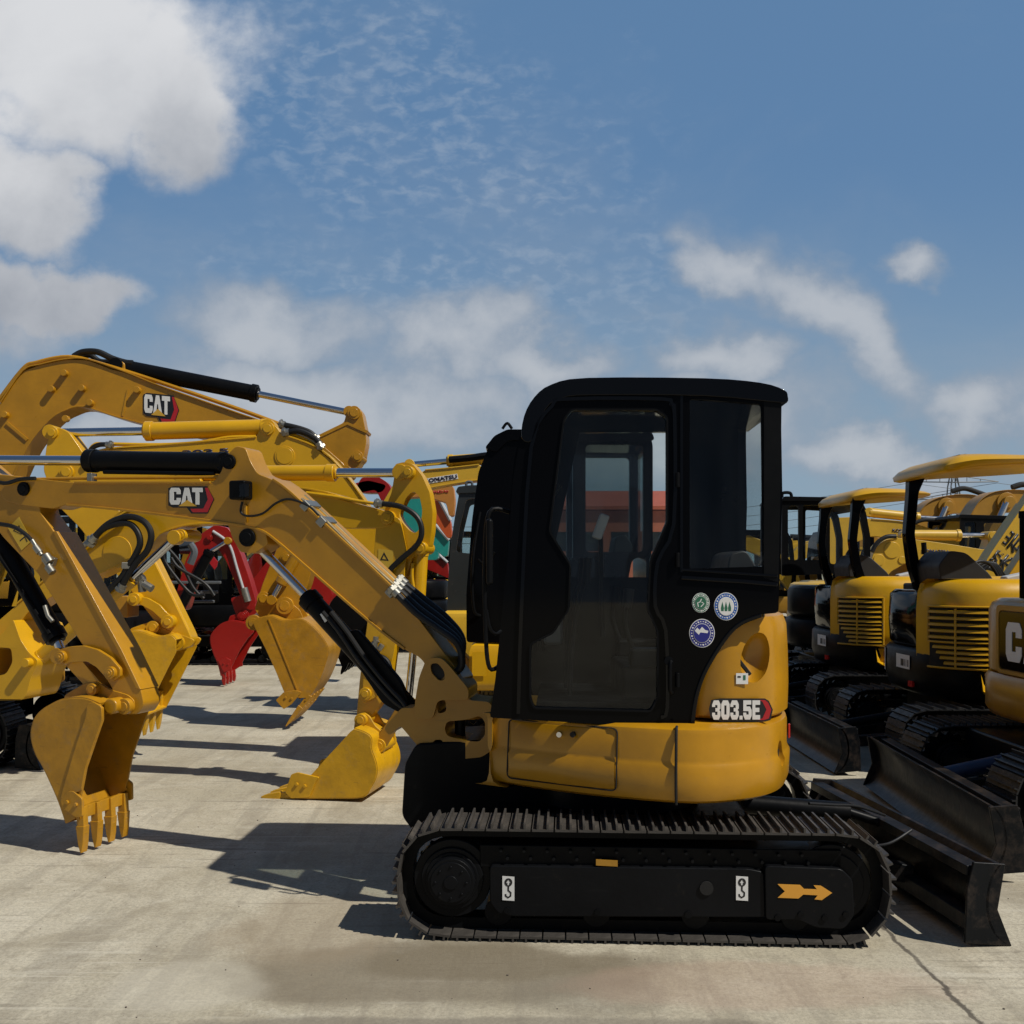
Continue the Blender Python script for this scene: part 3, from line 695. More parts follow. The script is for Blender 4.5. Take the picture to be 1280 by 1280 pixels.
    cv = [(p.x, p.y) for p in catmull([Vector(p) for p in CP.pts([(865, 910), (870, 872), (880, 842), (897, 812), (914, 789), (930, 777), (952, 769)], 0)], 4)]
    B().strip(CP, cv, .020, -.008, .03).out('cover_edge', 'gloss', cb_, bevel=.006)
    # roof, front and back
    roof = [(652, 548), (655, 520), (668, 496), (690, 480), (735, 472), (880, 472.5), (950, 478), (980, 487), (985, 495), (984, 503), (970, 503), (880, 495), (742, 494), (702, 498), (682, 512), (666, 550)]
    B().prism(CP, [(p.x, p.y) for p in catmull([Vector(p) for p in CP.pts(roof, -.012)], 3, True)], -.012, .957).out('roof', 'gloss', root, bevel=.018, seg=4, ang=40)
    ftop = [(p.x, p.y) for p in catmull([Vector(p) for p in CP.pts([(622, 880), (636, 720), (644, 600), (652, 550), (666, 515), (690, 490)], 0)], 4)]
    B().strip(CP, ftop, .006, .04, .905).out('windscreen', 'glassd', root)
    B().strip(CP, CP.pts([(617, 897), (640, 740)], 0), .03, .046, .30).out('front_panel', 'black', root)
    for o_ in (.046, .86): B().strip(CP, ftop, .034, o_, o_+.04).out('front_pillar', 'black', root)
    ub = CP.uz(966, 600, 0)[0]
    BP = Plane(CP.w(ub, 0).x, CP.w(ub, 0).y, 90+YAW)     # back wall runs away from the camera
    zt, zs = 2.40, 1.66
    B().prism(BP, [(.03, 1.47), (.92, 1.47), (.92, 2.46), (.03, 2.46)], -.02, .02, [fillet([(.14, zs), (.80, zs), (.80, zt), (.14, zt)], .04)]).out('back_wall', 'black', root)
    B().prism(BP, fillet([(.14, zs), (.80, zs), (.80, zt), (.14, zt)], .04), -.003, .003).out('back_pane', 'acrylic', root, smooth=False)
    B().prism(CP, CP.pts([(955, 500), (977, 504), (976, 600), (973, 728), (955, 722)], -.003), -.003, .0).out('wrap_pane', 'grey' if False else 'satin', cb_)
    # inside
    fl = CP.w(.0, 0, .47)
    B().box((.66, 5.16, 1.0), (1.05, .84, .05), R(YAW)).out('cab_floor', 'satin', root)
    chair(root, .78, 5.20, 1.02, -1)
    B().box((.78, 5.2, 1.09), (.5, .6, .18)).out('seat_box', 'satin', root, bevel=.02)
    B().box((.22, 5.42, 1.42), (.10, .22, .34), R(YAW)).box((.25, 5.42, 1.62), (.05, .18, .12), 0, Matrix.Rotation(R(-20), 4, 'Y')).out('dash_panel', 'grey', root, bevel=.02)
    for k in (5.0, 5.3):
        B().tube([(.28, k, 1.03), (.30, k, 1.35), (.36, k, 1.62)], .012).cyl((.36, k, 1.58), (.37, k, 1.70), .02).out('travel_lever', 'satin', root)
    B().box((.45, 5.2, 1.86), (.05, .05, .13), 0, Matrix.Rotation(R(20), 4, 'Y')).out('monitor', 'lgrey', root, bevel=.01)
    B().cyl((.46, 5.2, 1.3), (.45, 5.2, 1.82), .012).out('monitor_stem', 'satin', root)
    B().tube([(.16, 5.52, 1.2), (.12, 5.52, 1.8), (.26, 5.52, 2.1)], .014).out('grab_rail', 'satin', root)
    # rails and mirror left of the cab
    B().tube([CP.P(627, 830, .05), CP.P(612, 835, .0), CP.P(607, 790, .0), CP.P(606, 700, .0), CP.P(612, 640, .0), CP.P(637, 640, .05)], .010, 10).out('handrail', 'satin', root)
    B().tube([CP.P(634, 780, .05), CP.P(622, 792, -.02), CP.P(613, 786, -.05), CP.P(608, 762, -.05)], .007).out('mirror_bracket', 'satin', root)
    B().box(CP.P(612, 690, -.03), (.03, .10, .30)).out('mirror', 'satin', root, bevel=.015, seg=3)
    B().cyl((.29, 4.98, 2.52), (.29, 4.98, 2.535), .02).out('roof_cap', 'satin', root)
    # roundels on the cab side
    def roundel(cx, cy, rx, ry, ring, field, kind):
        e = lambda k: [(cx+rx*k*math.cos(i*PI/16), cy+ry*k*math.sin(i*PI/16)) for i in range(32)]
        r_ = poly_on(CP, e(1), -.001, .001, 'white', cb_, 'round_sticker')
        poly_on(CP, e(.94), -.0022, .001, ring, r_, 'sticker_ring')
        poly_on(CP, e(.68), -.0034, .001, 'white', r_, 'sticker_line')
        poly_on(CP, e(.64), -.0046, .001, field, r_, 'sticker_field')
        k = B()
        for i in range(26):
            t = i*2*PI/26; a = (cx+rx*.81*math.cos(t), cy+ry*.81*math.sin(t)); s = .8 if i % 3 else 1.2
            k.prism(CP, CP.pts([(a[0]-s, a[1]-s*.8), (a[0]+s, a[1]-s*.6), (a[0]+s*.7, a[1]+s), (a[0]-s*.6, a[1]+s*.7)], -.0034), -.0034, -.0024)
        k.out('sticker_print', 'white', r_, smooth=False)
        k = B()
        if kind == 'trees':
            for dx in (-4.5, 0, 4.5): k.prism(CP, CP.pts([(cx+dx, cy-6), (cx+dx+2, cy+2), (cx+dx+1.6, cy+6), (cx+dx-1.6, cy+6), (cx+dx-2, cy+2)], -.0058), -.0058, -.0048)
            k.out('sticker_print', 'dgreen', r_, smooth=False)
        elif kind == 'waves':
            k.prism(CP, CP.pts([(cx-9, cy-3), (cx-6, cy-7), (cx-3, cy-4), (cx, cy-8), (cx+4, cy-4), (cx+8, cy-3), (cx+7, cy), (cx-2, cy-1), (cx-4, cy+2)], -.0058), -.0058, -.0048)
            k.out('sticker_print', 'white', r_, smooth=False)
        else:
            k.strip(CP, CP.pts([(cx-3, cy+5), (cx-4, cy), (cx-1, cy-1), (cx+1, cy-5)], -.0058), .004, -.0058, -.0048).strip(CP, CP.pts([(cx, cy+5), (cx+4, cy+1), (cx+1, cy-1)], -.0058), .004, -.0058, -.0048)
            k.out('sticker_print', 'white', r_, smooth=False)
    roundel(876, 753.5, 11, 12.5, 'dgreen', 'dgreen', 'hands'); roundel(907.5, 758, 15, 17.5, 'dblue', 'white', 'trees'); roundel(877.5, 791.5, 16, 18, 'dnavy', 'dnavy', 'waves')
    # ---- swing casting carrying the boom
    SP = Plane(-.34, 5.40, -9)
    cast = zz('J', [(270, 215), (350, 215), (385, 240), (500, 370), (520, 395), (520, 470), (650, 480), (680, 540), (660, 780), (600, 820), (490, 830), (330, 855), (260, 835), (215, 760), (100, 625), (30, 690), (0, 640), (60, 570), (110, 515), (185, 520), (215, 420), (250, 240)])
    hl = [zz('J', q) for q in ([(385, 600), (500, 590), (590, 565), (622, 600), (622, 690), (590, 725), (500, 720), (390, 690), (372, 650)], [(300, 715), (360, 710), (368, 760), (360, 805), (305, 800)], [(325, 470), (380, 465), (385, 540), (330, 555)])]
    sc = B().prism(SP, fillet(SP.pts(cast, -.12), .02), -.12, .12, [fillet(SP.pts(h, -.12), .02) for h in hl]).out('swing_casting', 'gold2', root, smooth=True, ang=40)
    for o0 in (-.145, .12):
        B().prism(SP, fillet(SP.pts(zz('J', [(262, 210), (352, 208), (400, 255), (520, 400), (520, 470), (330, 470), (300, 585), (190, 585), (190, 480), (215, 330)]), o0), .025), o0, o0+.025,
                  [fillet(SP.pts(zz('J', [(285, 245), (330, 240), (372, 290), (375, 345), (340, 350), (290, 300)]), o0), .02)]).out('side_cheek', 'gold2', sc, bevel=.004)
    u, z = SP.uz(546, 838, -.12); B().pin(SP, u, z, .05, -.128, .128, 24).out('bore_shade_plug', 'louver_dark', sc)  # solid dark plug stands in for the shade of an open bore
    for dz, z0_, z1_ in ((0, 878, 897), (0, 925, 947)):
        p = SP.P(585, (z0_+z1_)/2, 0); B().cyl((p.x, p.y, SP.uz(585, z1_)[1]), (p.x, p.y, SP.uz(585, z0_)[1]), .085, n=28).out('swing_pivot', 'gold2', sc, bevel=.006)
    B().cyl(SP.P(575, 870), SP.P(575, 950), .028).out('swing_pin', 'satin', sc)
    u, z = SP.uz(560, 955); B().pin(SP, u, z, .05, -.09, .05).out('lower_boss', 'gold2', sc, bevel=.005)
    # ---- boom and arm in the swung plane
    BM = Plane(-.34, 5.43, -17)
    bp = [(0, 616), (8, 602), (45, 598), (90, 603), (266, 603), (276, 590), (285, 567), (295, 557), (307, 560), (313, 577), (322, 592), (342, 600), (354, 610), (384, 635), (487, 732), (522, 772), (572, 838), (580, 850), (562, 862), (538, 852), (530, 828), (522, 820), (507, 813), (460, 776), (375, 702), (345, 677), (325, 663), (300, 657), (262, 651), (200, 643), (85, 630), (66, 636), (30, 632), (6, 626)]
    bo = boom(root, BM, bp, .085, 'gold', flanges=([(82, 631), (140, 636), (200, 643), (262, 651), (302, 657), (326, 663), (346, 677), (375, 702), (460, 776), (505, 811)], [(92, 603), (180, 603), (262, 603)], [(340, 599), (356, 610), (384, 635), (487, 732), (522, 772)]), fil=.02)
    for (px, py, rx, ry) in ((28, 611, .042, .042), (285, 577, .042, .042), (308, 672, .05, .05), (549, 838, .045, .045)):
        u, z = BM.uz(px, py, -.1); B().pin(BM, u, z, rx, -.10, .10, 28).pin(BM, u, z, rx*.6, -.104, .104).out('pivot_pin', 'satin', bo, bevel=.004)
    B().prism(BM, fillet(BM.pts([(270, 600), (262, 640), (282, 690), (300, 700), (318, 693), (345, 678), (330, 640)], -.092), .02), -.094, .094).out('gusset', 'gold', bo, bevel=.004) if False else None
    B().prism(BM, fillet(BM.pts([(283, 650), (290, 672), (300, 690), (318, 692), (335, 680), (330, 655)], -.085), .015), -.0855, .0855).out('cylinder_boss', 'gold', bo, bevel=.004)
    cat_logo(bo, BM, 210.5, 608, 268, 642, -.087)
    # arm cylinder on top, its hoses and the hard lines
    hyd(root, BM, (281, 579), (112, 576), (-50, 575), .062, .030, 0, 'satin', .06, 'arm_cylinder')
    B().cyl(BM.P(268, 592, -.05), BM.P(130, 590, -.05), .012).out('cylinder_pipe', 'satin', bo)
    for s in (-.055, .055):
        B().tube(ph(BM, [(44, 599), (120, 597.5), (200, 597), (300, 596), (326, 598), (346, 608), (372, 631), (430, 686), (487, 740)], s), .010, 10, 5).out('hard_line', 'gold', bo)
    for s, (dx, dy) in ((-.07, (5, -4)), (-.03, (0, 2)), (.03, (8, -8))):
        B().tube(ph(BM, [(372+dx, 628+dy), (400+dx, 653+dy), (440+dx, 692+dy), (490+dx, 738+dy)], s), .011, 10, 5).out('hard_line', 'pipe', bo)
    for (px, py) in ((408, 653), (494, 740), (388, 633)):
        B().box(BM.P(px, py, -.03), (.05, .14, .05), 0, Matrix.Rotation(R(-17), 4, 'Z') @ Matrix.Rotation(R(43), 4, 'Y')).out('pipe_clamp', 'zinc', bo, bevel=.006)
    B().box(BM.P(115, 597, -.06), (.035, .05, .05), R(-17)).out('pipe_clamp', 'zinc', bo, bevel=.004)
    for i, s in enumerate((-.09, -.04, .02, .07)):
        hose(root, [BM.P(490+i*3, 736-i*4, s), BM.P(520+i*3, 766-i*6, s), BM.P(548+i*3, 786-i*5, s), BM.P(572+i*2, 805-i*2, s-.01), BM.P(577-i, 832, s-.01), BM.P(562+i*3, 850, s), BM.P(585, 872, .02)], .019, 'rubber', 'boom_hose')
    # hose loop with lamp
    lamp = B().box(BM.P(301, 613, -.13), (.10, .09, .105), R(-17)).out('work_lamp', 'satin', bo, bevel=.012, seg=3)
    B().box(BM.P(306, 613, -.18), (.06, .012, .07), R(-17)).out('lamp_glass', 'glassd', lamp)
    B().box(BM.P(307, 642, -.095), (.016, .014, .10), R(-17)).out('lamp_bracket', 'gold', bo, bevel=.003)
    hose(bo, ph(BM, [(303, 627), (301, 640), (310, 645), (328, 642), (345, 629), (362, 624), (385, 632), (398, 644)], -.105), .0065, 'rubber', 'lamp_cable', False)
    # lift cylinder
    hyd(root, BM, (520, 895), (386, 748), (312, 672), .056, .026, -.0, 'satin', .05, 'lift_cylinder')
    for s, dx in ((-.075, 0), (-.09, 10)):
        B().tube(ph(BM, [(404+dx, 765), (424+dx, 790), (446+dx, 822), (470+dx, 852), (492+dx, 876), (510, 888)], s), .013, 8, 5).out('cylinder_hose', 'rubber', root)
    B().prism(BM, BM.pts([(400, 768), (404, 765), (410, 775), (406, 778)], -.0605), -.0615, -.056).out('cylinder_label', 'white', root)
    B().prism(BM, fillet(BM.pts([(430, 790), (446, 786), (500, 850), (512, 880), (500, 892), (478, 880), (450, 838)], -.06), .03), -.062, -.02).out('hose_guard', 'satin', root, bevel=.01)
    # arm
    ap = [(-62, 572), (-50, 560), (-38, 566), (-8, 592), (30, 596), (48, 612), (50, 640), (66, 662), (150, 812), (160, 836), (176, 862), (180, 880), (172, 893), (158, 893), (148, 880), (138, 857), (100, 802), (47, 717), (4, 672), (-20, 640), (-50, 600)]
    ar = boom(root, BM, ap, .080, 'gold', 'arm', fil=.02, bev=.006, fw=.008)
    # plated edge along the front of the arm
    B().prism(BM, BM.pts([(66, 664), (71, 664), (152, 812), (176, 862), (170, 860), (148, 815)], -.084), -.086, .086).out('cover_plate', 'gold', ar, bevel=.003)
    wl = poly_on(BM, [(10, 660), (24, 646), (40, 676), (27, 688)], -.082, .001, 'dyel', ar, 'warning_sticker')
    B().strip(BM, BM.pts([(17, 663), (24, 657), (27, 668), (17, 663)], -.083), .006, -.084, -.083).strip(BM, BM.pts([(25, 676), (31, 671), (34, 677)], -.083), .008, -.084, -.083).out('warning_print', 'dblack', wl, smooth=False)
    # plugged fitting on the arm
    vb = B().box(BM.P(62, 700, -.10), (.085, .03, .05), 0, Matrix.Rotation(R(-17), 4, 'Z') @ Matrix.Rotation(R(20), 4, 'Y')).out('valve_block', 'zinc', ar, bevel=.004)
    for a, b, r in (((55, 697), (66, 716), .018), ((60, 708), (66, 716), .024), ((40, 675), (52, 694), .013), ((44, 683), (50, 691), .020), ((57, 694), (63, 703), .026)):
        B().cyl(BM.P(*a, -.13), BM.P(*b, -.13), r, n=12).out('fitting', 'zinc', vb, bevel=.002)
    hose(ar, ph(BM, [(-30, 652), (0, 655), (18, 659), (32, 668), (40, 676)], -.13), .013, 'rubber', 'hose', False)
    hose(ar, ph(BM, [(-20, 596), (5, 604), (25, 599), (44, 598)], -.10), .012, 'rubber', 'hose', False)
    # bucket cylinder and links
    hyd(root, BM, (-40, 600), (70, 797), (79, 819), .060, .028, 0, 'satin', .06, 'bucket_cylinder')
    B().tube(ph(BM, [(-5, 690), (20, 728), (48, 770), (62, 792)], -.075), .010).out('cylinder_pipe', 'satin', root)
    for a, b in (((56, 757), (60, 770)), ((60, 770), (66, 777))):
        B().cyl(BM.P(*a, -.08), BM.P(*b, -.08), .013, n=12).out('fitting', 'zinc', root)
    lk = [(70, 823), (74, 812), (88, 808), (104, 807), (122, 812), (138, 822), (150, 836), (150, 846), (140, 852), (131, 846), (120, 834), (108, 827), (88, 828), (78, 832)]
    for o0 in (-.125, .10): B().prism(BM, fillet(BM.pts(lk, -.125), .012), o0, o0+.025).out('side_link', 'gold', root, bevel=.004)
    for (px, py) in ((77, 821), (139, 841)):
        u, z = BM.uz(px, py, -.13); B().pin(BM, u, z, .037, -.15, .15).pin(BM, u, z, .024, -.156, .156).pin(BM, u, z, .010, -.16, .16).out('link_pin', 'gold', root, bevel=.003)
    B().prism(BM, fillet(BM.pts([(80, 828), (104, 826), (130, 856), (124, 872), (112, 862)], -.06), .012), -.07, .07).out('bucket_link', 'gold', root, bevel=.005)
    # bucket
    back = zz('6', [(660, 215), (560, 178), (430, 182), (330, 225), (260, 275), (220, 340), (207, 430), (235, 540), (290, 640), (360, 790), (400, 890), (440, 1010)])
    mo = zz('6', [(500, 975), (545, 800), (575, 640), (640, 450), (685, 320), (684, 240)])
    bk = bucket(root, BM, back, mo, .21, .0, 'gworn', lug=zz('6', [(430, 210), (440, 150), (570, 75), (650, 60), (730, 112), (860, 150), (905, 190), (900, 250), (850, 275), (790, 255), (700, 285), (560, 230)]),
           teeth=((98, 1020), (100, 1067)), ntooth=4, cutter=zz('6', [(415, 850), (470, 790), (500, 790), (560, 840), (562, 960), (520, 965), (430, 905)]), pins=((121, 861, .036), (161, 882, .046)), lugw=.075)
    # raised side rib, cross tube
    B().prism(BM, fillet(BM.pts(zz('6', [(580, 210), (625, 200), (675, 232), (680, 320), (632, 450), (568, 640), (540, 790), (400, 850), (440, 700), (520, 440), (570, 300)]), -.222), .015), -.222, -.21).out('wear_strip', 'gworn', bk, bevel=.004)
    u, z = BM.uz(133, 884, -.2); B().pin(BM, u, z, .046, -.17, .17, 28).out('cross_tube', 'gold', bk, bevel=.01)
    # ---- own dozer blade behind
    blade(root, 1.99, 4.45, 6.25, .0, .36, 'blade', 1, 5.5, True, 1.2)
    EY = Plane(0, 6.24, 0)
    B().prism(EY, fillet(EY.pts([(1015, 1040), (1015, 996), (1021, 978), (1034, 978), (1050, 990), (1050, 1040)], 0), .015), 0, .018, [[EY.uz(1023+4*math.cos(t*PI/8), 987+6*math.sin(t*PI/8), 0) for t in range(16)]]).out('lifting_eye', 'satin', root)
    hose(root, [(1.45, 5.0, .50), (1.6, 5.1, .47), (1.75, 5.2, .44), (1.93, 5.3, .37)], .007, 'rubber', 'blade_hose', False)
    hose(root, [(1.62, 4.75, .36), (1.8, 4.9, .33), (1.95, 5.0, .37)], .007, 'rubber', 'blade_hose', False)
    B().cyl((1.2, 5.35, .42), (1.75, 5.33, .38), .05, n=20).cyl((1.75, 5.33, .38), (2.0, 5.32, .30), .025, n=16).out('blade_cylinder', 'satin', root)
    return root
main_machine()

# ================================================================== 2. SECOND CAT-STYLE MACHINE BEHIND, FACING LEFT
def second_machine():
    root = thing('mini_excavator', 'bright yellow excavator behind the nearest one, its black cab just left of the nearest cab', 'excavator', (.45, 8.75, 0), 'excavators of the left row')
    tp = Plane(.45, 7.95, 0)
    for o in (0, 1.30): track(root, tp, -1.0, 1.05, 0, .52, o, o+.32, .11, 2, 'shoe2', False)
    B().box((.45, 8.75, .38), (1.3, 1.2, .22)).cyl((.45, 8.75, .45), (.45, 8.75, .72), .42, n=28).out('car_body', 'frame', root, bevel=.02)
    body_block(root, -.33, 1.45, 8.75, .84, .70, 1.08, 'yel', -1, 'lower_body', .7)
    body_block(root, .75, 1.40, 8.75, .78, 1.09, 1.55, 'yel', -1, 'tail_cover', .6)
    PP = Plane(0, 7.90, 0)
    poly_on(PP, [(590, 815), (608, 815), (608, 845), (590, 845)], -.004, .004, 'yel', root, 'service_door')
    CP = Plane(0, 7.93, 0)
    outer = [(583, 803), (583, 740), (590, 650), (598, 590), (612, 556), (634, 541), (812, 541), (816, 556), (816, 690), (790, 700), (770, 803)]
    hs = [[(664, 700), (664, 556), (716, 556), (716, 700)], [(732, 690), (732, 556), (804, 556), (804, 690)]]
    cab(root, CP, outer, hs, .98, 'glassd', 'black', roof=[(606, 560), (618, 545), (634, 537), (800, 537), (815, 541), (818, 550), (806, 553), (636, 551), (620, 566)], frontglass=[(584, 800), (592, 650), (600, 590), (614, 556)], backwin=(812, 560, 690))
    B().box((.45, 8.4, 1.1), (1.2, .8, .05)).out('cab_floor', 'satin', root)
    chair(root, .55, 8.4, 1.2, -1)
    B().tube([CP.P(640, 536, .5), CP.P(634, 529, .5), CP.P(628, 536, .5)], .012).out('lifting_eye', 'satin', root)
    B().tube([CP.P(602, 770, .02), CP.P(592, 760, -.05), CP.P(591, 700, -.05), CP.P(600, 640, .0)], .012).out('handrail', 'satin', root)
    for y0, y1 in ((7.95, 8.0),): B().tube([CP.P(598, 700, -.02), CP.P(606, 705, -.12), CP.P(618, 690, -.14)], .012).out('mirror_bracket', 'satin', root)
    S = Plane(0, 8.7, 0)
    # boom, tip at left, running back down to the casting
    bp = [(72, 588), (96, 574), (132, 562), (200, 557), (284, 549), (320, 546), (325, 536), (335, 529), (346, 533), (352, 543), (370, 548), (392, 558), (418, 578), (452, 622), (500, 700), (548, 775), (570, 815), (560, 830), (536, 828), (500, 780), (440, 700), (400, 650), (372, 620), (340, 606), (280, 602), (180, 606), (110, 608), (84, 602)]
    bo = boom(root, S, bp, .10, 'yel', flanges=([(96, 573), (132, 561), (200, 556), (284, 549), (320, 546)], [(354, 543), (392, 557), (418, 577), (452, 621), (500, 699)], [(180, 606), (280, 602), (340, 606), (372, 620), (400, 650), (440, 700)]), fil=.03, pins=((84, 590, .06), (335, 536, .055), (553, 815, .06)))
    u, z = S.uz(356, 570, -.1); B().pin(S, u, z, .085, -.108, .1, 32).pin(S, u, z, .070, -.112, .1, 32).out('boss', 'yel', bo, bevel=.003)
    hyd(root, S, (332, 535), (184, 539), (66, 541), .075, .036, -.0, 'yel', .07, 'arm_cylinder')
    B().tube(ph(S, [(110, 566), (118, 556), (132, 555), (200, 556), (250, 553), (285, 547), (320, 546)], -.09), .016).out('hard_line', 'yel', bo)
    B().tube(ph(S, [(356, 543), (372, 545), (394, 557), (404, 572), (418, 592), (450, 630)], -.07), .018).out('hard_line', 'yel', bo)
    hose(root, ph(S, [(112, 574), (114, 562), (124, 556), (140, 556)], -.12), .020, 'rubber', 'hose', True)
    hose(root, ph(S, [(354, 541), (374, 539), (394, 548), (402, 560)], -.1), .024, 'rubber', 'hose', True)
    text('303.5', 'dink', frame_on(S, (228, 569), (286, 566), 6, -.1015), bo, 'lettering', .03, .002)
    # arm with its grooved front plate
    ap = [(54, 588), (58, 556), (64, 538), (74, 534), (86, 540), (100, 560), (112, 580), (118, 600), (150, 640), (186, 688), (236, 790), (240, 800), (232, 812), (218, 806), (196, 780), (165, 740), (130, 700), (100, 660), (70, 630)]
    ar = boom(root, S, ap, .095, 'yel', 'arm', fil=.03, pins=((66, 541, .05), (222, 803, .065)))
    for k in (-.06, -.02, .02, .06):
        B().tube(ph(S, [(188, 690), (214, 742), (236, 788)], k), .010, 6, 2).out('ridge', 'yel', ar)
    hyd(root, S, (120, 690), (170, 722), (172, 744), .05, .03, -.0, 'satin', .05, 'bucket_cylinder')
    B().prism(S, S.pts([(130, 745), (160, 745), (160, 772), (128, 772)], -.13), -.13, .13).out('lower_guard', 'gold2', root, bevel=.01)
    lk = zz('I', [(575, 880), (600, 830), (660, 840), (760, 860), (880, 930), (950, 1010), (1020, 1060), (1030, 1110), (990, 1150), (930, 1140), (900, 1080), (800, 990), (690, 930), (600, 915)])
    for o0 in (-.15, .12): B().prism(S, fillet(S.pts(lk, -.15), .015), o0, o0+.03).out('side_link', 'yel', root, bevel=.005)
    for px, py in ((169, 749), (211, 777)):
        u, z = S.uz(px, py, -.15); B().pin(S, u, z, .055, -.19, .19).pin(S, u, z, .03, -.2, .2).out('link_pin', 'yel', root, bevel=.004)
    back = zz('2', [(880, 640), (850, 615), (780, 625), (700, 600), (640, 600), (600, 625), (575, 700), (600, 800), (640, 900), (680, 1000), (720, 1020)])
    mo = zz('2', [(740, 980), (800, 860), (850, 760), (880, 700)])
    bk = bucket(root, S, back, mo, .28, .0, 'yworn', lug=zz('2', [(640, 600), (660, 580), (760, 545), (800, 570), (860, 600), (930, 620), (975, 640), (960, 670), (900, 690), (840, 670)]), teeth=((172, 880), (170, 924)), ntooth=4, pins=((193, 784, .055), (222, 803, .065)), lugw=.09,
           cutter=zz('2', [(640, 900), (700, 880), (730, 930), (700, 1010), (660, 990)]))
    u, z = S.uz(208, 808, -.2); B().pin(S, u, z, .06, -.24, .24, 28).out('cross_tube', 'yel', bk, bevel=.01)
    B().prism(S, fillet(S.pts([(536, 815), (560, 795), (600, 840), (600, 880), (545, 880)], -.12), .03), -.12, .12).out('swing_casting', 'gold2', root, bevel=.01)
    blade(root, 1.95, 7.9, 9.6, .02, .38, 'blade', 1, 0, True, 1.1)
second_machine()

# ================================================================== 3. YELLOW MACHINE FACING RIGHT, ARM IN MIDDLE OF THE YARD
def right_facing_machine():
    root = thing('mini_excavator', 'yellow excavator facing right, its crescent shaped arm resting a bucket on the ground', 'excavator', (-5.2, 9.1, 0))
    S = Plane(-1.2, 7.5, -11)
    tp = Plane(-5.2, 8.35, 0)
    for o in (0, 1.25): track(root, tp, -1.25, 1.1, 0, .55, o, o+.35, .11, 2, 'shoe2', False, sprocket_left=True)
    B().box((-5.2, 9.1, .4), (1.4, 1.1, .25)).cyl((-5.2, 9.1, .45), (-5.2, 9.1, .72), .42, n=28).out('car_body', 'frame', root, bevel=.02)
    body_block(root, -4.35, -6.3, 9.1, .85, .72, 1.15, 'yel', 1, 'lower_body', .7)
    body_block(root, -5.4, -6.25, 9.1, .8, 1.16, 1.6, 'yel', 1, 'tail_cover', .6)
    cp = Plane(-5.1, 8.35, 0)
    f = [(.70, 1.16), (.74, 1.6), (.62, 2.35), (.45, 2.55), (-.6, 2.55), (-.66, 2.4), (-.66, 1.16)]
    B().prism(cp, f, 0, .05, [[(.60, 1.3), (.64, 1.6), (.54, 2.3), (.40, 2.44), (-.05, 2.44), (-.05, 1.3)], [(-.14, 1.6), (-.14, 2.44), (-.55, 2.44), (-.55, 1.6)]]).out('side_frame', 'black', root)
    B().prism(cp, f, .95, 1.0, [[(.60, 1.3), (.64, 1.6), (.54, 2.3), (.40, 2.44), (-.05, 2.44), (-.05, 1.3)]]).out('side_frame', 'black', root)
    B().strip(cp, [(.62, 2.3), (.45, 2.53), (-.6, 2.53)], .04, .046, .954).out('roof', 'black', root)
    chair(root, -5.1, 8.85, 1.2, 1)
    blade(root, -3.95, 8.35, 9.9, .0, .36, 'blade', 1, 0, True, -4.6)
    # swing casting
    c1 = zz('H', [(-300, 500), (0, 430), (60, 380), (130, 265), (205, 480), (290, 610), (375, 680), (370, 730), (310, 850), (270, 1010), (230, 1080), (-300, 1090)])
    B().prism(S, fillet(S.pts(c1, -.20), .03), -.20, .20, [fillet(S.pts(zz('H', [(-60, 560), (110, 560), (125, 700), (60, 820), (-60, 850)]), -.20), .03)]).out('swing_casting', 'yel', root, bevel=.012)
    u, z = S.uz(37, 828, -.2); B().pin(S, u, z, .035, -.26, .2).out('casting_pin', 'yel', root, bevel=.004)
    B().box((-4.35, 8.6, .85), (1.2, .5, .3), R(-30)).out('casting_neck', 'gold2', root, bevel=.03)
    # boom
    bp = [(-60, 830), (-30, 800), (20, 757), (60, 722), (93, 692), (150, 642), (200, 618), (280, 606), (385, 613), (440, 628), (480, 638), (491, 647), (489, 656), (478, 660), (430, 660), (330, 655), (262, 655), (228, 658), (200, 668), (185, 684), (150, 704), (112, 722), (70, 742), (35, 765), (10, 800), (-20, 830)]
    bo = boom(root, S, bp, .10, 'yel', flanges=([(112, 722), (150, 704), (185, 684), (200, 667), (228, 657), (262, 654), (330, 654)], [(20, 755), (60, 720), (93, 690), (150, 640), (200, 616), (280, 604), (385, 611), (440, 626)]), fil=.03, pins=((485, 647, .045), (227, 669, .045)))
    u, z = S.uz(147, 690, -.1); B().pin(S, u, z, .12, -.106, .1, 32).out('boss', 'yel', bo, bevel=.004)
    hyd(root, S, (50, 822), (163, 724), (220, 672), .055, .032, -.11, 'yel', .04, 'lift_cylinder')
    hyd(root, S, (230, 592), (417, 591), (503, 591), .058, .034, -.0, 'yel', .07, 'arm_cylinder')
    B().prism(S, fillet(S.pts([(215, 615), (222, 586), (232, 580), (244, 586), (256, 612)], -.08), .02), -.08, .08).out('cylinder_lug', 'yel', bo, bevel=.005)
    for a, b in (((93, 690), (104, 683)), ((104, 683), (112, 676))): B().cyl(S.P(*a, -.16), S.P(*b, -.16), .022, n=12).out('fitting', 'zinc', bo)
    B().tube(ph(S, [(95, 687), (120, 668), (148, 646), (165, 637)], -.14), .014).out('hard_line', 'yel', bo)
    for k, pts in enumerate(([(112, 680), (128, 662), (146, 655), (162, 655), (172, 665), (175, 680), (168, 696), (160, 708), (150, 724), (126, 746)], [(114, 676), (135, 655), (160, 646), (180, 652), (189, 668), (184, 688), (170, 704), (158, 722), (150, 738)])):
        hose(root, ph(S, pts, -.20), .024, 'rubber', 'hose')
    B().box(S.P(160, 707, -.2), (.09, .05, .05), R(20)).out('hose_clamp', 'zinc', root, bevel=.005)
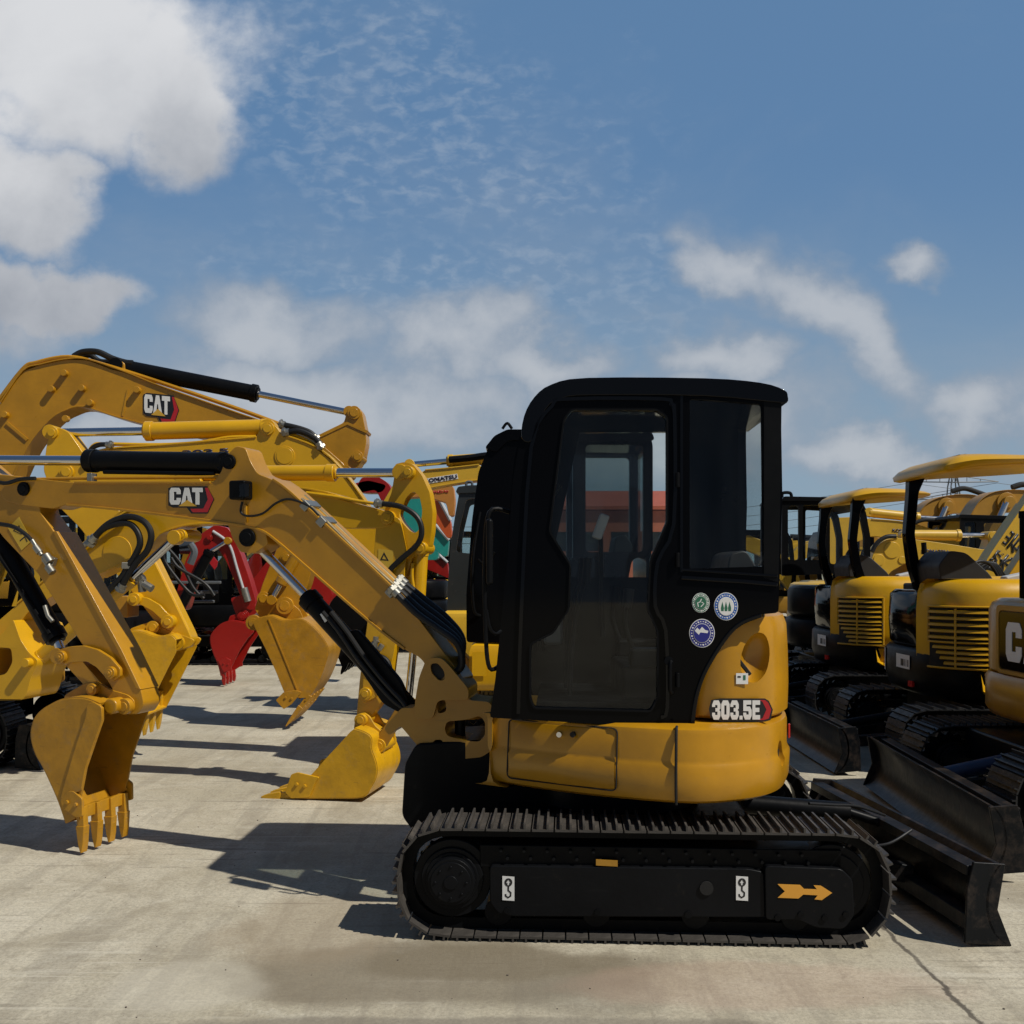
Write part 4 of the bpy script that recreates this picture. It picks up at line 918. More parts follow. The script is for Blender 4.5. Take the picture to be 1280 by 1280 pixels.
    for a, b in (((172, 726), (180, 722)), ((180, 730), (190, 736)), ((176, 722), (178, 740))): B().cyl(S.P(*a, -.1), S.P(*b, -.1), .030, n=10).out('fitting', 'zinc', root)
    for k in (-.05, .05): B().tube(ph(S, [(383, 616), (420, 621), (446, 626), (472, 630)], -.11-k*.2), .012).out('hard_line', 'yel', bo)
    # crescent arm
    op = zz('4', [(500, 215), (560, 200), (620, 215), (680, 290), (730, 400), (752, 530), (745, 660), (728, 760), (700, 812), (650, 825), (620, 835)])+[(505, 725), (500, 770), (492, 820), (486, 868), (470, 888), (458, 902), (446, 896), (450, 850), (458, 790), (466, 740), (470, 690), (474, 655), (480, 640), (490, 615), (494, 590)]
    hole = zz('4', [(625, 392), (665, 430), (684, 520), (672, 640), (635, 676), (600, 660), (545, 600), (522, 545), (545, 500), (580, 430)])
    ar = B().prism(S, fillet(S.pts(op, -.05), .02), -.055, .055, [fillet(S.pts(hole, -.05), .03)]).out('arm', 'yel', root, ang=50)
    for o0 in (-.095, .065): B().prism(S, fillet(S.pts([(470, 655), (480, 641), (500, 648), (508, 690), (505, 725), (500, 770), (492, 820), (484, 850), (470, 872), (452, 880), (456, 800), (464, 740)], o0), .03), o0, o0+.03).out('arm_plate', 'yel', ar, bevel=.005)
    for (px, py, r) in ((510, 590, .045), (485, 647, .05), (526, 685, .045), (457, 867, .045)):
        u, z = S.uz(px, py, -.1); B().pin(S, u, z, r, -.12, .12).pin(S, u, z, r*.6, -.126, .126).out('pivot_pin', 'yel', ar, bevel=.004)
    ws = poly_on(S, [(473, 686), (492, 688), (490, 720), (472, 716)], -.0965, .001, 'dyel', ar, 'warning_sticker')
    B().prism(S, S.pts([(475, 700), (480, 690), (486, 701)], -.098), -.0985, -.0975, [S.pts([(477.5, 698.8), (480, 693.5), (483.5, 699.4)], -.098)]).box(S.P(479, 710, -.098), (.05, .001, .02)).out('warning_print', 'dblack', ws, smooth=False)
    hyd(root, S, (526, 690), (521, 770), (510, 880), .055, .028, -.0, 'yel', .06, 'bucket_cylinder')
    B().tube(ph(S, [(516, 704), (515, 720), (518, 745), (516, 765)], -.08), .012).out('hard_line', 'yel', root)
    hose(root, ph(S, [(470, 629), (500, 633), (520, 645), (527, 662), (522, 680), (500, 700), (488, 712), (483, 722)], -.14), .020, 'rubber', 'hose')
    hose(root, ph(S, [(462, 826), (472, 820), (484, 826), (490, 842), (500, 858)], -.12), .018, 'rubber', 'hose')
    for a, b in (((466, 806), (472, 800)), ((468, 812), (470, 796)), ((474, 812), (478, 806))): B().cyl(S.P(*a, -.12), S.P(*b, -.12), .020, n=10).out('fitting', 'zinc', root)
    for o0 in (-.12, .09): B().prism(S, fillet(S.pts([(505, 868), (516, 872), (516, 884), (498, 908), (482, 934), (472, 936), (468, 926), (488, 896)], o0), .015), o0, o0+.03).out('bucket_link', 'gold2', root, bevel=.005)
    back = zz('7', [(490, 845), (540, 862), (575, 890), (575, 945), (600, 1020), (600, 1080), (570, 1140), (530, 1185), (400, 1190), (290, 1190), (200, 1188)])
    mo = zz('7', [(200, 1160), (270, 1080), (360, 980), (430, 905), (470, 860)])
    bk = bucket(root, S, back, mo, .27, .0, 'yworn', lug=zz('7', [(490, 850), (500, 780), (540, 760), (570, 780), (600, 830), (660, 880), (662, 920), (640, 960), (620, 1010), (605, 1090), (580, 1040), (570, 960), (560, 880)]), teeth=((360, 994.5), (326, 996.5)), ntooth=4, pins=((453, 899, .045), (476, 931, .05)), lugw=.085,
           cutter=zz('7', [(150, 1160), (180, 1070), (210, 1060), (320, 1085), (300, 1110), (270, 1185), (180, 1190)]))
right_facing_machine()

# ================================================================== 4. LARGE EXCAVATOR, ARM OVER THE ROW
def large_machine():
    root = thing('crawler_excavator', 'largest ochre excavator, its arched boom rising above all other booms', 'excavator', (-9.2, 11.6, 0))
    S = Plane(0, 10.8, 0)
    tp = Plane(-9.2, 10.5, 0)
    for o in (0, 1.75): track(root, tp, -1.6, 1.6, 0, .75, o, o+.45, .17, 2, 'shoe2', False, hubr=.2)
    B().box((-9.2, 11.6, .6), (2.0, 1.6, .3)).cyl((-9.2, 11.6, .7), (-9.2, 11.6, 1.0), .6, n=28).out('car_body', 'frame', root, bevel=.02)
    body_block(root, -7.8, -10.8, 11.6, 1.15, .98, 1.9, 'gold', 1, 'upper_body', .9)
    body_block(root, -7.8, -8.9, 12.1, .5, 1.9, 2.9, 'black', 1, 'cab', .3)
    bp = [(-130, 800), (-80, 650), (-30, 560), (0, 503), (28, 464), (50, 456), (84, 449), (110, 450), (140, 462), (155, 465), (200, 483), (300, 518), (345, 533), (390, 545), (430, 580), (438, 592), (426, 600), (380, 590), (340, 572), (280, 552), (215, 538), (150, 522), (104, 508), (80, 513), (60, 526), (34, 558), (14, 600), (-10, 670), (-60, 820), (-100, 830)]
    bo = boom(root, S, bp, .15, 'gold', flanges=([(0, 503), (28, 463), (50, 455), (84, 448), (110, 449), (155, 464), (200, 482), (300, 517), (345, 532)], [(14, 600), (34, 558), (60, 526), (80, 513), (104, 508), (150, 522), (215, 538), (280, 552)]), fil=.05, fw=.02, pins=((432, 590, .07),))
    B().tube(ph(S, [(-10, 512), (28, 462), (46, 453), (86, 446), (130, 456), (200, 478), (300, 512), (360, 534), (392, 545)], -.10), .022).out('hard_line', 'gold', bo)
    B().prism(S, fillet(S.pts([(134, 462), (142, 452), (150, 450), (156, 454), (157, 468)], -.09), .03), -.09, .09).out('cylinder_lug', 'gold', bo, bevel=.01)
    B().strip(S, S.pts([(160, 487), (153, 520)], -.155), .02, -.158, -.15).out('weld_seam', 'gold', bo)
    B().strip(S, S.pts([(8, 528), (34, 550)], -.16), .03, -.165, -.15).out('weld_rib', 'gold', bo)
    for px, py in ((82, 467), (66, 487), (104, 486), (114, 504), (84, 524), (173, 488), (8, 519)):
        u, z = S.uz(px, py, -.15); B().pin(S, u, z, .035, -.21, -.15, 12).out('bracket_stud', 'gold', bo, bevel=.004)
    cat_logo(bo, S, 179, 492, 224, 529, -.155, -.12)
    hyd(root, S, (152, 459), (320, 492), (438, 516), .085, .035, 0, 'satin', .10, 'arm_cylinder')
    hose(root, ph(S, [(92, 446), (104, 440), (122, 440), (140, 448), (156, 453), (166, 454)], -.05), .034, 'rubber', 'hose', False)
    hose(root, ph(S, [(96, 449), (112, 444), (126, 452), (150, 452)], .05), .030, 'rubber', 'hose', False)
    hose(root, ph(S, [(350, 530), (372, 535), (388, 541), (396, 550)], -.15), .03, 'rubber', 'hose', True)
    ap = [(395, 545), (430, 528), (434, 512), (441, 507), (452, 513), (457, 538), (458, 552), (454, 572), (446, 586), (430, 600), (412, 640), (395, 690), (385, 730), (370, 770), (352, 786), (330, 778), (318, 762), (328, 730), (352, 670), (370, 620), (384, 590)]
    ar = boom(root, S, ap, .13, 'gold', 'arm', fil=.03, fw=.015, pins=((443, 516, .07), (447, 571, .06), (330, 748, .07), (358, 697, .06)))
    B().strip(S, S.pts([(398, 546), (434, 529), (459, 540)], -.135), .03, -.14, .14).out('arm_rib', 'gold', ar)
    hyd(root, S, (378, 682), (352, 728), (340, 750), .06, .03, -.16, 'gold', .03, 'bucket_cylinder')
    back = zz('5', [(540, 545), (620, 520), (700, 545), (790, 538), (860, 590), (900, 640), (920, 690), (905, 760), (865, 860), (820, 930)])
    mo = zz('5', [(760, 930), (700, 900), (660, 800), (610, 690), (560, 590)])
    bk = bucket(root, S, back, mo, .38, .0, 'gworn', lug=zz('5', [(545, 560), (560, 530), (640, 510), (680, 450), (720, 440), (780, 490), (800, 540), (700, 555), (620, 550)]), teeth=((383, 874), (357, 908)), ntooth=5, pins=((357, 757, .09), (318, 778, .08)), lugw=.13,
           cutter=zz('5', [(660, 940), (700, 900), (760, 890), (790, 900), (740, 960), (700, 985)]))
    for i in range(4):
        u0_ = zz('5', [(870+i*14, 600), (905+i*8, 680), (870+i*12, 780)])
        B().strip(S, S.pts(u0_, -.2), .02, -.30+i*.17, -.22+i*.17).out('wear_rib', 'gold', bk)
    B().strip(S, S.pts(zz('5', [(622, 535), (690, 700), (770, 900)]), -.384), .012, -.388, -.38).out('weld_seam', 'gold', bk)
large_machine()

# ================================================================== 5. RED MACHINES AND OTHERS BEYOND
def red_machine():
    root = simple_machine('mini_excavator', 'red boomed excavator with black body, its red bucket standing on the concrete in the gap', 'excavator', -6.1, 15.0, 1, 'satin', blade_=True)
    S = Plane(0, 14.5, 0)
    bp = [(215, 760), (232, 700), (250, 668), (268, 656), (286, 660), (300, 690), (312, 724), (320, 752), (316, 764), (306, 760), (294, 728), (282, 700), (270, 682), (258, 690), (246, 720), (232, 764)]
    boom(root, S, bp, .12, 'red', fil=.06, pins=((262, 672, .05),))
    ar = boom(root, S, [(288, 748), (300, 744), (318, 752), (322, 764), (312, 775), (302, 782), (296, 772)], .10, 'red', 'arm', fil=.03, pins=((306, 768, .06),))
    B().cyl(S.P(305, 735, -.16), S.P(310, 752, -.16), .05).out('fitting', 'zinc', ar)
    B().tube(ph(S, [(266, 664), (286, 680), (296, 710), (304, 736)], -.14), .02).out('hard_line', 'lgrey', root)
    hyd(root, S, (225, 760), (262, 690), (285, 676), .07, .03, -.18, 'satin', .04, 'lift_cylinder')
    back = zz('5', [(540, 570), (450, 545), (390, 558), (345, 600), (332, 640), (345, 700), (370, 760), (385, 820)])
    bucket(root, S, back, zz('5', [(430, 790), (480, 690), (520, 630), (550, 600)]), .28, .0, 'red', lug=zz('5', [(420, 550), (430, 520), (490, 500), (530, 520), (560, 560), (520, 580)]), teeth=((279, 846), (280, 857)), ntooth=4, pins=((303, 770, .06),), lugw=.10, cutter=zz('5', [(370, 740), (410, 725), (435, 740), (440, 790), (400, 800)]))
    B().prism(S, S.pts([(262, 704), (267, 696), (272, 702), (271, 708), (268, 712)], -.9), -.9, -.88).out('red_marker', 'dred', root)
    # tangle of hoses hanging at its front
    for i in range(3):
        a = [random.uniform(-8, 8) for _ in range(8)]
        hose(root, ph(S, [(212+a[0], 690+a[1]), (222+a[2]*2, 712+a[3]), (240+a[4]*2, 736+a[5]), (262+a[6], 748+a[7])], -.9-.12*i), .022, 'rubber', 'hose', False)
    for i in range(3): B().box(S.P(236+i*5, 728+i*12, -.2+.3*i), (.9-.2*i, .06, .04), R(i*5)).out('front_rail', 'grey', root, bevel=.01)
    B().tube(ph(S, [(238, 680), (243, 690), (238, 705)], -.6), .05).out('hose_sleeve', 'grey', root)
red_machine()
def red_machine_two():
    root = simple_machine('mini_excavator', 'second red excavator further right, only its raised red bucket showing under the nearest boom', 'excavator', -4.9, 18.2, 1, 'satin')
    S = Plane(0, 17.6, 0)
    boom(root, S, [(300, 745), (335, 700), (375, 700), (395, 715), (385, 725), (365, 715), (340, 720), (315, 755)], .13, 'red', fil=.05)
    bucket(root, S, [(372, 722), (388, 718), (404, 724), (414, 740), (412, 752), (406, 760)], [(394, 752), (378, 742)], .32, 0, 'red', teeth=((404, 762), (398, 770)), ntooth=4)
    boom(root, S, [(374, 738), (386, 715), (398, 722), (380, 755), (372, 752)], .12, 'red', 'arm', fil=.03)
red_machine_two()
def black_bucket():
    root = simple_machine('mini_excavator', 'dark excavator whose big black bucket hangs behind the nearest boom', 'excavator', -4.2, 13.2+.6, 1, 'satin', withcab=False) if False else None
    S = Plane(0, 12.2, 0)
    t = thing('excavator_bucket', 'big black digging bucket standing behind the black lift cylinder', 'bucket', S.P(435, 790, 0)*1.0)
    t.location = (S.P(435, 790).x, 12.2, 0)
    bucket(t, S, [(448, 735), (425, 742), (412, 758), (409, 785), (418, 812), (432, 828)], [(446, 830), (458, 800), (462, 760)], .42, 0, 'satin', teeth=((432, 830), (426, 843)), ntooth=4, cutter=[(420, 815), (440, 805), (446, 822), (428, 834)])
black_bucket()

def far_left_row():
    # third machine with grey cab and KOMATSU boom
    r3 = thing('mini_excavator', 'yellow excavator with KOMATSU lettered boom and grey cab behind the second black cab', 'excavator', (.35, 11.6, 0), 'excavators of the left row')
    tp = Plane(.35, 10.9, 0)
    for o in (0, 1.2): track(r3, tp, -1.1, 1.1, 0, .55, o, o+.33, .15, 1, 'shoe2', False)
    B().box((.35, 11.6, .4), (1.4, 1.1, .25)).out('car_body', 'frame', r3, bevel=.02)
    body_block(r3, -.75, 1.4, 11.6, .85, .68, 1.2, 'yel2', -1, 'lower_body', .7)
    CP = Plane(0, 10.9, 0)
    outer = zz('4', [(850, 1250), (850, 1050), (870, 760), (900, 560), (925, 420), (935, 385), (1000, 375), (1400, 375), (1400, 1250)])
    hs = [zz('4', [(905, 800), (930, 640), (975, 450), (1045, 440), (1100, 440), (1100, 820)]), zz('4', [(1140, 440), (1360, 440), (1360, 820), (1140, 820)])]
    cab(r3, CP, outer, hs, 1.0, 'glass', 'dgrey', roof=zz('4', [(905, 400), (920, 365), (1000, 355), (1410, 355), (1410, 395), (920, 410)]))
    B().tube(ph(CP, zz('4', [(975, 360), (980, 335), (1010, 335), (1015, 360)]), .2), .015).out('lifting_eye', 'grey', r3)
    S = Plane(0, 11.9, 0)
    bp = zz('4', [(620, 330), (640, 300), (700, 250), (880, 235), (1060, 215), (1085, 240), (1180, 330), (1160, 420), (1060, 320), (940, 335), (720, 375), (640, 372)])
    bo = boom(r3, S, bp, .13, 'yel2', fil=.05, fw=.014, flanges=(zz('4', [(720, 372), (940, 334), (1060, 318)]), zz('4', [(700, 252), (880, 236), (1060, 216)])))
    B().prism(S, S.pts(zz('4', [(695, 312), (915, 278), (922, 312), (700, 348)]), -.133), -.135, -.13).out('name_plate', 'white', bo, smooth=False)
    text('KOMATSU', 'dink', frame_on(S, zz('4', [(697, 341)])[0], zz('4', [(916, 308)])[0], 5.0, -.137), bo, 'lettering', .035, .003)
    hyd(r3, S, zz('4', [(1250, 170)])[0], zz('4', [(860, 195)])[0], zz('4', [(600, 218)])[0], .07, .035, 0, 'yel2', .08, 'arm_cylinder')
    B().tube(ph(S, zz('4', [(860, 185), (1000, 172), (1100, 158), (1200, 150)]), -.1), .04).out('hose_bundle', 'teal' if False else 'satin', r3)
    boom(r3, S, zz('4', [(500, 215), (560, 205), (640, 215), (690, 300), (640, 380), (560, 420), (430, 560), (340, 640), (300, 620), (400, 500), (500, 330)]), .12, 'yel2', 'arm', fil=.05)
    # orange-brown machine with lettering
    r4 = simple_machine('mini_excavator', 'orange brown excavator with UNDAI lettering low on its boom behind the KOMATSU boom', 'excavator', .4, 14.3, -1, 'rust', 'excavators of the left row', 1.0, False)
    S4 = Plane(0, 14.0, 0)
    b4 = boom(r4, S4, zz('4', [(560, 400), (700, 372), (890, 355), (900, 460), (890, 560), (860, 560), (840, 470), (700, 430), (560, 440)]), .15, 'rust', fil=.05)
    text('UNDAI', 'dred', frame_on(S4, zz('4', [(738, 412)])[0], zz('4', [(855, 404)])[0], 3.4, -.155), b4, 'lettering', .03, .003)
    # red, teal and crimson booms dropping to the right
    for nm, mt, Y, poly, lab in (('mini_excavator', 'orange', 16.6, [(740, 430), (790, 440), (870, 590), (880, 700), (850, 710), (740, 560)], 'orange red boomed excavator, its boom sloping down above the teal one'),
                                 ('mini_excavator', 'teal', 18.9, [(735, 590), (770, 620), (860, 720), (850, 830), (820, 830), (720, 740)], 'teal boomed excavator, its boom sloping between the orange and crimson booms'),
                                 ('mini_excavator', 'red', 21.2, [(700, 760), (760, 790), (850, 870), (860, 980), (820, 960), (700, 910)], 'crimson boomed excavator, its boom lowest of the three sloping ones')):
        r = simple_machine(nm, lab, 'excavator', .6, Y, -1, 'satin', 'excavators of the left row', 1.0, False); Sx = Plane(0, Y-.2, 0)
        bb = boom(r, Sx, zz('4', poly), .16, mt, fil=.06)
        B().tube(ph(Sx, zz('4', [poly[1], poly[2]]), -.18), .03).out('hard_line', 'lgrey', bb)
    # teal and crimson booms seen through the crescent arm, and red ones above
    r = simple_machine('mini_excavator', 'teal excavator with dark hoses seen through the crescent arm opening', 'excavator', -2.2, 20.8, -1, 'satin')
    Sx = Plane(0, 20.0, 0)
    boom(r, Sx, [(486, 640), (500, 608), (520, 606), (545, 640), (548, 700), (520, 700), (505, 660)], .2, 'teal', fil=.08)
    boom(r, Sx, [(324, 716), (330, 708), (342, 706), (352, 716), (350, 738), (336, 742), (326, 734)], .2, 'teal', 'arm', fil=.06)
    r = simple_machine('mini_excavator', 'crimson excavator with raised rod, low behind the yellow arm cylinder rod', 'excavator', -1.2, 24.5, -1, 'red')
    Sx = Plane(0, 24.0, 0)
    boom(r, Sx, [(444, 612), (452, 596), (470, 594), (486, 604), (500, 640), (520, 690), (512, 700), (492, 660), (470, 612), (452, 616)], .25, 'red', fil=.1)
    boom(r, Sx, [(440, 560+45), (460, 600), (484, 606), (478, 616), (452, 616)], .25, 'red', 'arm', fil=.1)
far_left_row()

# ================================================================== 6. RIGHT ROW: CANOPY MACHINES
def canopy_machine(Y0, Xt, name, label, labels, stickers, CL=1.0):
    root = thing(name, label, 'excavator', (Xt+1.2, Y0, 0), 'canopy excavators of the right row')
    x = lambda v: Xt+v; hw = .86
    tp = Plane(x(1.35), Y0-hw, 0)
    for o in (0, 2*hw-.36): track(root, tp, -1.65, .75, 0, .54, o, o+.36, .10, 1, 'shoe2', False, hubr=.12)
    B().box((x(1.0), Y0, .42), (1.4, 1.1, .25)).cyl((x(1.0), Y0, .5), (x(1.0), Y0, .78), .42, n=28).out('car_body', 'frame', root, bevel=.02)
    blade(root, x(-.72), Y0-.88, Y0+.88, .02, .38, 'blade', -1, 0, True, x(.6))
    B().cyl((x(-.6), Y0, .25), (x(.6), Y0, .46), .045).out('blade_cylinder', 'satin', root)
    # plan of the round tail: near half yellow hood, far half black engine door
    def cq(a): return max(0, math.cos(R(a)))**.65
    def sq(a): return math.copysign(abs(math.sin(R(a)))**.65, a)
    def arc(a0, a1, r, cx, n=20): return [(cx-r*cq(a0+(a1-a0)*i/n), Y0+hw*.98*sq(a0+(a1-a0)*i/n)*r/.86) for i in range(n+1)]
    cxx = x(.90)
    black = arc(-12, 90, .84, cxx)+[(x(1.5), Y0+.82), (x(1.5), Y0-.1)]
    B().loft(black, [(.97, .03), (1.0, 0), (1.20, -.01), (1.42, .0), (1.46, .05)]).out('engine_door', 'black', root, ang=50)
    low = arc(-60, 90, .86, cxx)+[(x(1.4), Y0+.84), (x(1.4), Y0-.6)]
    B().loft(low, [(.56, .10), (.60, .02), (.72, -.015), (.93, -.01), (.965, .02)]).out('counterweight', 'satin', root, ang=50)
    hood = [(x(2.3), Y0-.25), (x(2.3), Y0-.84)]+[(x(1.0), Y0-.86)]+list(reversed(arc(-80, -13, .87, cxx)))[0:0]+arc(-80, -13, .87, cxx)+[(x(.75), Y0-.15)]
    hd = B().loft(hood, [(.80, .05), (.83, .01), (.95, 0), (1.30, .0), (1.44, .015), (1.52, .05), (1.56, .13)]).out('engine_hood', 'yel', root, ang=50)
    sk = [(x(2.2), Y0-.3), (x(2.2), Y0-.82), (x(1.2), Y0-.84)]+arc(-78, -62, .85, cxx)+[(x(1.0), Y0-.3)]
    B().loft(sk, [(.62, .12), (.66, .03), (.80, .01)]).out('side_skirt', 'yel', root, ang=50)
    # louvres on the round corner
    def corner(a, z, off): rr = .87+off; return Vector((cxx-rr*cq(a), Y0-hw*.98*sq(a)*rr/.86, z))
    a0, a1 = 26, 68
    B().grid([[corner(a0+(a1-a0)*i/12, z, .003) for i in range(13)] for z in (.84, 1.02, 1.04, 1.33)]).out('grille_backing', 'louver_dark', hd)
    for zc in list(1.07+.052*k for k in range(5))+list(.86+.043*k for k in range(4)):
        b = B(); aa0 = a0 if zc > 1.04 else a0+ (1.04-zc)*70
        b.grid([[corner(aa0+(a1-aa0)*i/12, zc+dz, off) for i in range(13)] for dz, off in ((0, .004), (.004, .022), (.022, .016), (.028, .004))]); b.out('louvre', 'yel', hd)
    for a, z0_, z1_ in ((a0-1, 1.04, 1.34), ((a0+a1)/2, .84, 1.32), (a1+1, .84, 1.34)): B().tube([corner(a, z0_, .012), corner(a, (z0_+z1_)/2, .014), corner(a, z1_, .012)], .010).out('grille_post', 'yel', hd)
    for z in (.835, 1.045, 1.335): B().tube([corner(a0-1+(a1-a0+2)*i/8, z, .012) for i in range(9)], .009).out('grille_rail', 'yel', hd)
    # canopy
    zt = 2.58 if stickers else 2.50
    plan = catmull([Vector(p) for p in ((x(.18), Y0+.55), (x(.14), Y0), (x(.18), Y0-.55), (x(.45), Y0-.68), (x(1.1*CL), Y0-.62), (x(1.50*CL), Y0-.40), (x(1.58*CL), Y0), (x(1.50*CL), Y0+.40), (x(1.1*CL), Y0+.62), (x(.45), Y0+.68))], 5, True)
    b = B()
    lv = [(zt-.12, .16), (zt-.115, .05), (zt-.09, -.0), (zt-.05, -.01), (zt-.01, .04), (zt+.02, .13), (zt+.035, .26)]
    cn = b.loft([(p.x, p.y) for p in plan], lv)
    for v in b.b.verts:    # nose thins and drops towards the front
        t = (v.co.x-x(.14))/1.45; v.co.z = (v.co.z-zt)*(1-.72*max(0, min(1, t)))+zt+ -.015*t - (.05*(max(0, .25-t)/.25)**2)
    cn = b.out('canopy_roof', 'yel', root, ang=60)
    for s in ((.45,) if stickers else (-1, 1)):
        yy = Y0+s*(.60 if stickers else .56); w = .10 if stickers else .08
        p = Plane(0, yy, 0)
        B().prism(p, fillet([(x(.20), zt-.08), (x(.36), zt-.08), (x(.285), zt-.25), (x(.25), 1.95), (x(.29), 1.70), (x(.38), 1.42), (x(.28), 1.42), (x(.20), 1.68), (x(.165), 1.95), (x(.195), zt-.25)], .03), -w/2, w/2).out('canopy_post', 'black', root, bevel=.012)
    B().box((x(.38), Y0, 1.44), (.18, 1.25 if stickers else .96, .14)).out('post_base', 'satin', root, bevel=.02)
    B().prism(Plane(0, Y0, 0), fillet([(x(.30), 1.42), (x(.26), 1.68), (x(.36), 1.80), (x(.50), 1.78), (x(.70), 1.60), (x(.80), 1.44)], .04), -.26, .26).out('seat_back', 'seat', root, bevel=.03)
    B().box((x(.95), Y0, 1.42), (.5, .5, .10)).out('seat', 'seat', root, bevel=.03)
    B().box((x(.95), Y0-.38, 1.58), (.40, .12, .08), 0, Matrix.Rotation(R(-12), 4, 'Y')).out('armrest', 'lgrey', root, bevel=.02)
    B().tube([(x(1.05), Y0-.38, 1.5), (x(1.08), Y0-.38, 1.75), (x(1.06), Y0-.38, 1.84)], .02).cyl((x(1.06), Y0-.38, 1.80), (x(1.05), Y0-.38, 1.93), .028).out('control_lever', 'satin', root)
    for k in range(4):
        hose(root, [(x(1.5+.08*k), Y0-.30+.1*k, 1.40), (x(1.62+.08*k), Y0-.28+.1*k, 1.68-.03*k), (x(1.85+.06*k), Y0-.2+.08*k, 1.70), (x(2.05+.05*k), Y0-.1+.05*k, 1.45)], .018, 'rubber', 'hose')
    B().box((x(1.7), Y0-.05, 1.35), (.6, .4, .25)).box((x(1.55), Y0+.3, 1.55), (.12, .3, .3)).out('front_console', 'satin', root, bevel=.03)
    # stickers
    def on_tail(a, z, r=.88): return Vector((cxx-r*cq(a), Y0-hw*.98*sq(a)*r/.86, z))
    def tail_patch(a_, b_, z0_, z1_, mat, nm, r=.88, dr=.004):
        b = B(); b.grid([[on_tail(a_+(b_-a_)*i/6, z, r) for i in range(7)] for z in (z0_, z1_)]); return b.out(nm, mat, root)
    tail_patch(-1, 7.5, .78, .90, 'white', 'warning_sticker')
    for i, (c, w) in enumerate(((1.5, 1.8), (3.2, .4), (4.4, .4), (6.0, .9))): tail_patch(c-w/2, c+w/2, .80, .86, 'dblack', 'sticker_print', .8815)
    if stickers:
        tail_patch(-36, -18, .72, .92, 'white', 'chinese_sticker')
        a = on_tail(-34, .745, .884); b2 = on_tail(-20, .745, .884); rt = (b2-a).normalized(); up = Vector((0, 0, 1))
        for s_, zz_ in (('梁山', .825), ('出口', .74)):
            text(s_, 'dred', (on_tail(-34, zz_, .892), rt, up, (b2-a).length, .06), root, 'sticker_print', .01, .001)
    a = on_tail(-40, .98, .88); b2 = on_tail(-12, .98, .88); rt = (b2-a).normalized()
    if stickers: text(labels, 'lgrey', (on_tail(-40, 1.05, .90), rt, Vector((0, 0, 1)), (b2-a).length*.98, .085), root, 'lettering', .03, .001, .02)
    B().box(on_tail(8, .66, .87), (.02, .07, .05), R(10)).out('reflector', 'redlens', root)
    # boom in front
    S = Plane(0, Y0+.05, 0)
    bo = B().prism(S, fillet([(x(2.0), .9), (x(2.1), 1.5), (x(2.5), 2.1), (x(3.1), 2.5), (x(3.9), 2.45), (x(4.4), 2.1), (x(4.38), 1.98), (x(3.8), 2.15), (x(3.2), 2.18), (x(2.75), 1.85), (x(2.45), 1.3), (x(2.3), .9)], .06), -.09, .09).out('boom', 'yel', root, bevel=.01)
    return root
canopy_machine(9.0, 3.38, 'canopy_excavator', 'nearer yellow canopy excavator, MATSU lettering and white sticker on its black tail', 'MATSU', True)
canopy_machine(11.6, 3.46, 'canopy_excavator', 'farther yellow canopy excavator, seen between the nearest cab and the nearer canopy machine', '', False, .74)

def edge_machine():
    root = thing('crawler_excavator', 'ochre excavator cut by the right edge of the photo, white CAT letters on its tail', 'excavator', (4.0, 6.7, 0))
    cx, Y0 = 4.15, 6.7
    tp = Plane(4.0, Y0-.87, 0)
    for o in (0, 1.36): track(root, tp, -1.15, 1.25, 0, .56, o, o+.38, .11, 2, 'shoe2', False)
    B().box((3.9, Y0, .42), (1.4, 1.1, .22)).cyl((3.9, Y0, .5), (3.9, Y0, .66), .45, n=28).out('car_body', 'frame', root, bevel=.02)
    def on(a, z, r): return Vector((cx-r*max(0, math.cos(R(a)))**.5, Y0+r*math.copysign(abs(math.sin(R(a)))**.5, a)*.95, z))
    def arc(r, n=24): return [tuple(on(90-180*i/n, 0, r)[:2]) for i in range(n+1)]
    B().loft(arc(.85)+[(5.2, Y0-.80), (5.2, Y0+.80)], [(.62, .10), (.64, .03), (.69, 0), (.90, 0), (.93, .02)]).out('lower_body', 'gold', root, ang=50)
    tc = B().loft(arc(.83)+[(4.4, Y0-.78), (4.4, Y0+.78)], [(.935, .02), (.95, 0), (1.36, .0), (1.41, .02), (1.44, .07)]).out('tail_cover', 'gold', root, ang=50)
    RP = Plane(cx-.83, Y0, -90)                  # its rear face, seen edge on
    B().prism(RP, fillet([(-.26, .97), (.55, .97), (.55, 1.36), (-.26, 1.36)], .04), -.008, .002).out('badge_panel', 'black', tc, bevel=.003)
    for k, P_ in enumerate((CAT_C, CAT_A, CAT_T)):
        B().prism(RP, [(-.16+k*.235+u*.21, 1.03+v*.26) for u, v in P_], -.012, -.008).out('tail_letter', 'white', tc, smooth=False)
    B().prism(RP, fillet([(-.30, .94), (.60, .94), (.60, 1.40), (-.30, 1.40)], .05), -.012, .004, [fillet([(-.265, .965), (.555, .965), (.555, 1.365), (-.265, 1.365)], .045)]).out('panel_rim', 'gold2', tc)
    B().cyl(on(60, .80, .83), on(60, .80, .865), .03).out('tie_down', 'gold2', root)
    B().cyl((3.60, 7.2, 1.40), (3.60, 7.2, 2.03), .030, n=14).cyl((3.60, 7.2, 2.0), (3.60, 7.2, 2.05), .036, n=14).out('exhaust_pipe', 'black', root)
    body_block(root, 5.2, 4.05, 6.35, .45, .94, 2.5, 'black', 1, 'cab', .2)
    blade(root, 2.64, 5.35, 7.6, .04, .40, 'blade', -1, -3.5, True, 3.3)
    B().cyl((2.7, Y0-.1, .3), (3.4, Y0-.1, .45), .05).out('blade_cylinder', 'navy', root)
edge_machine()

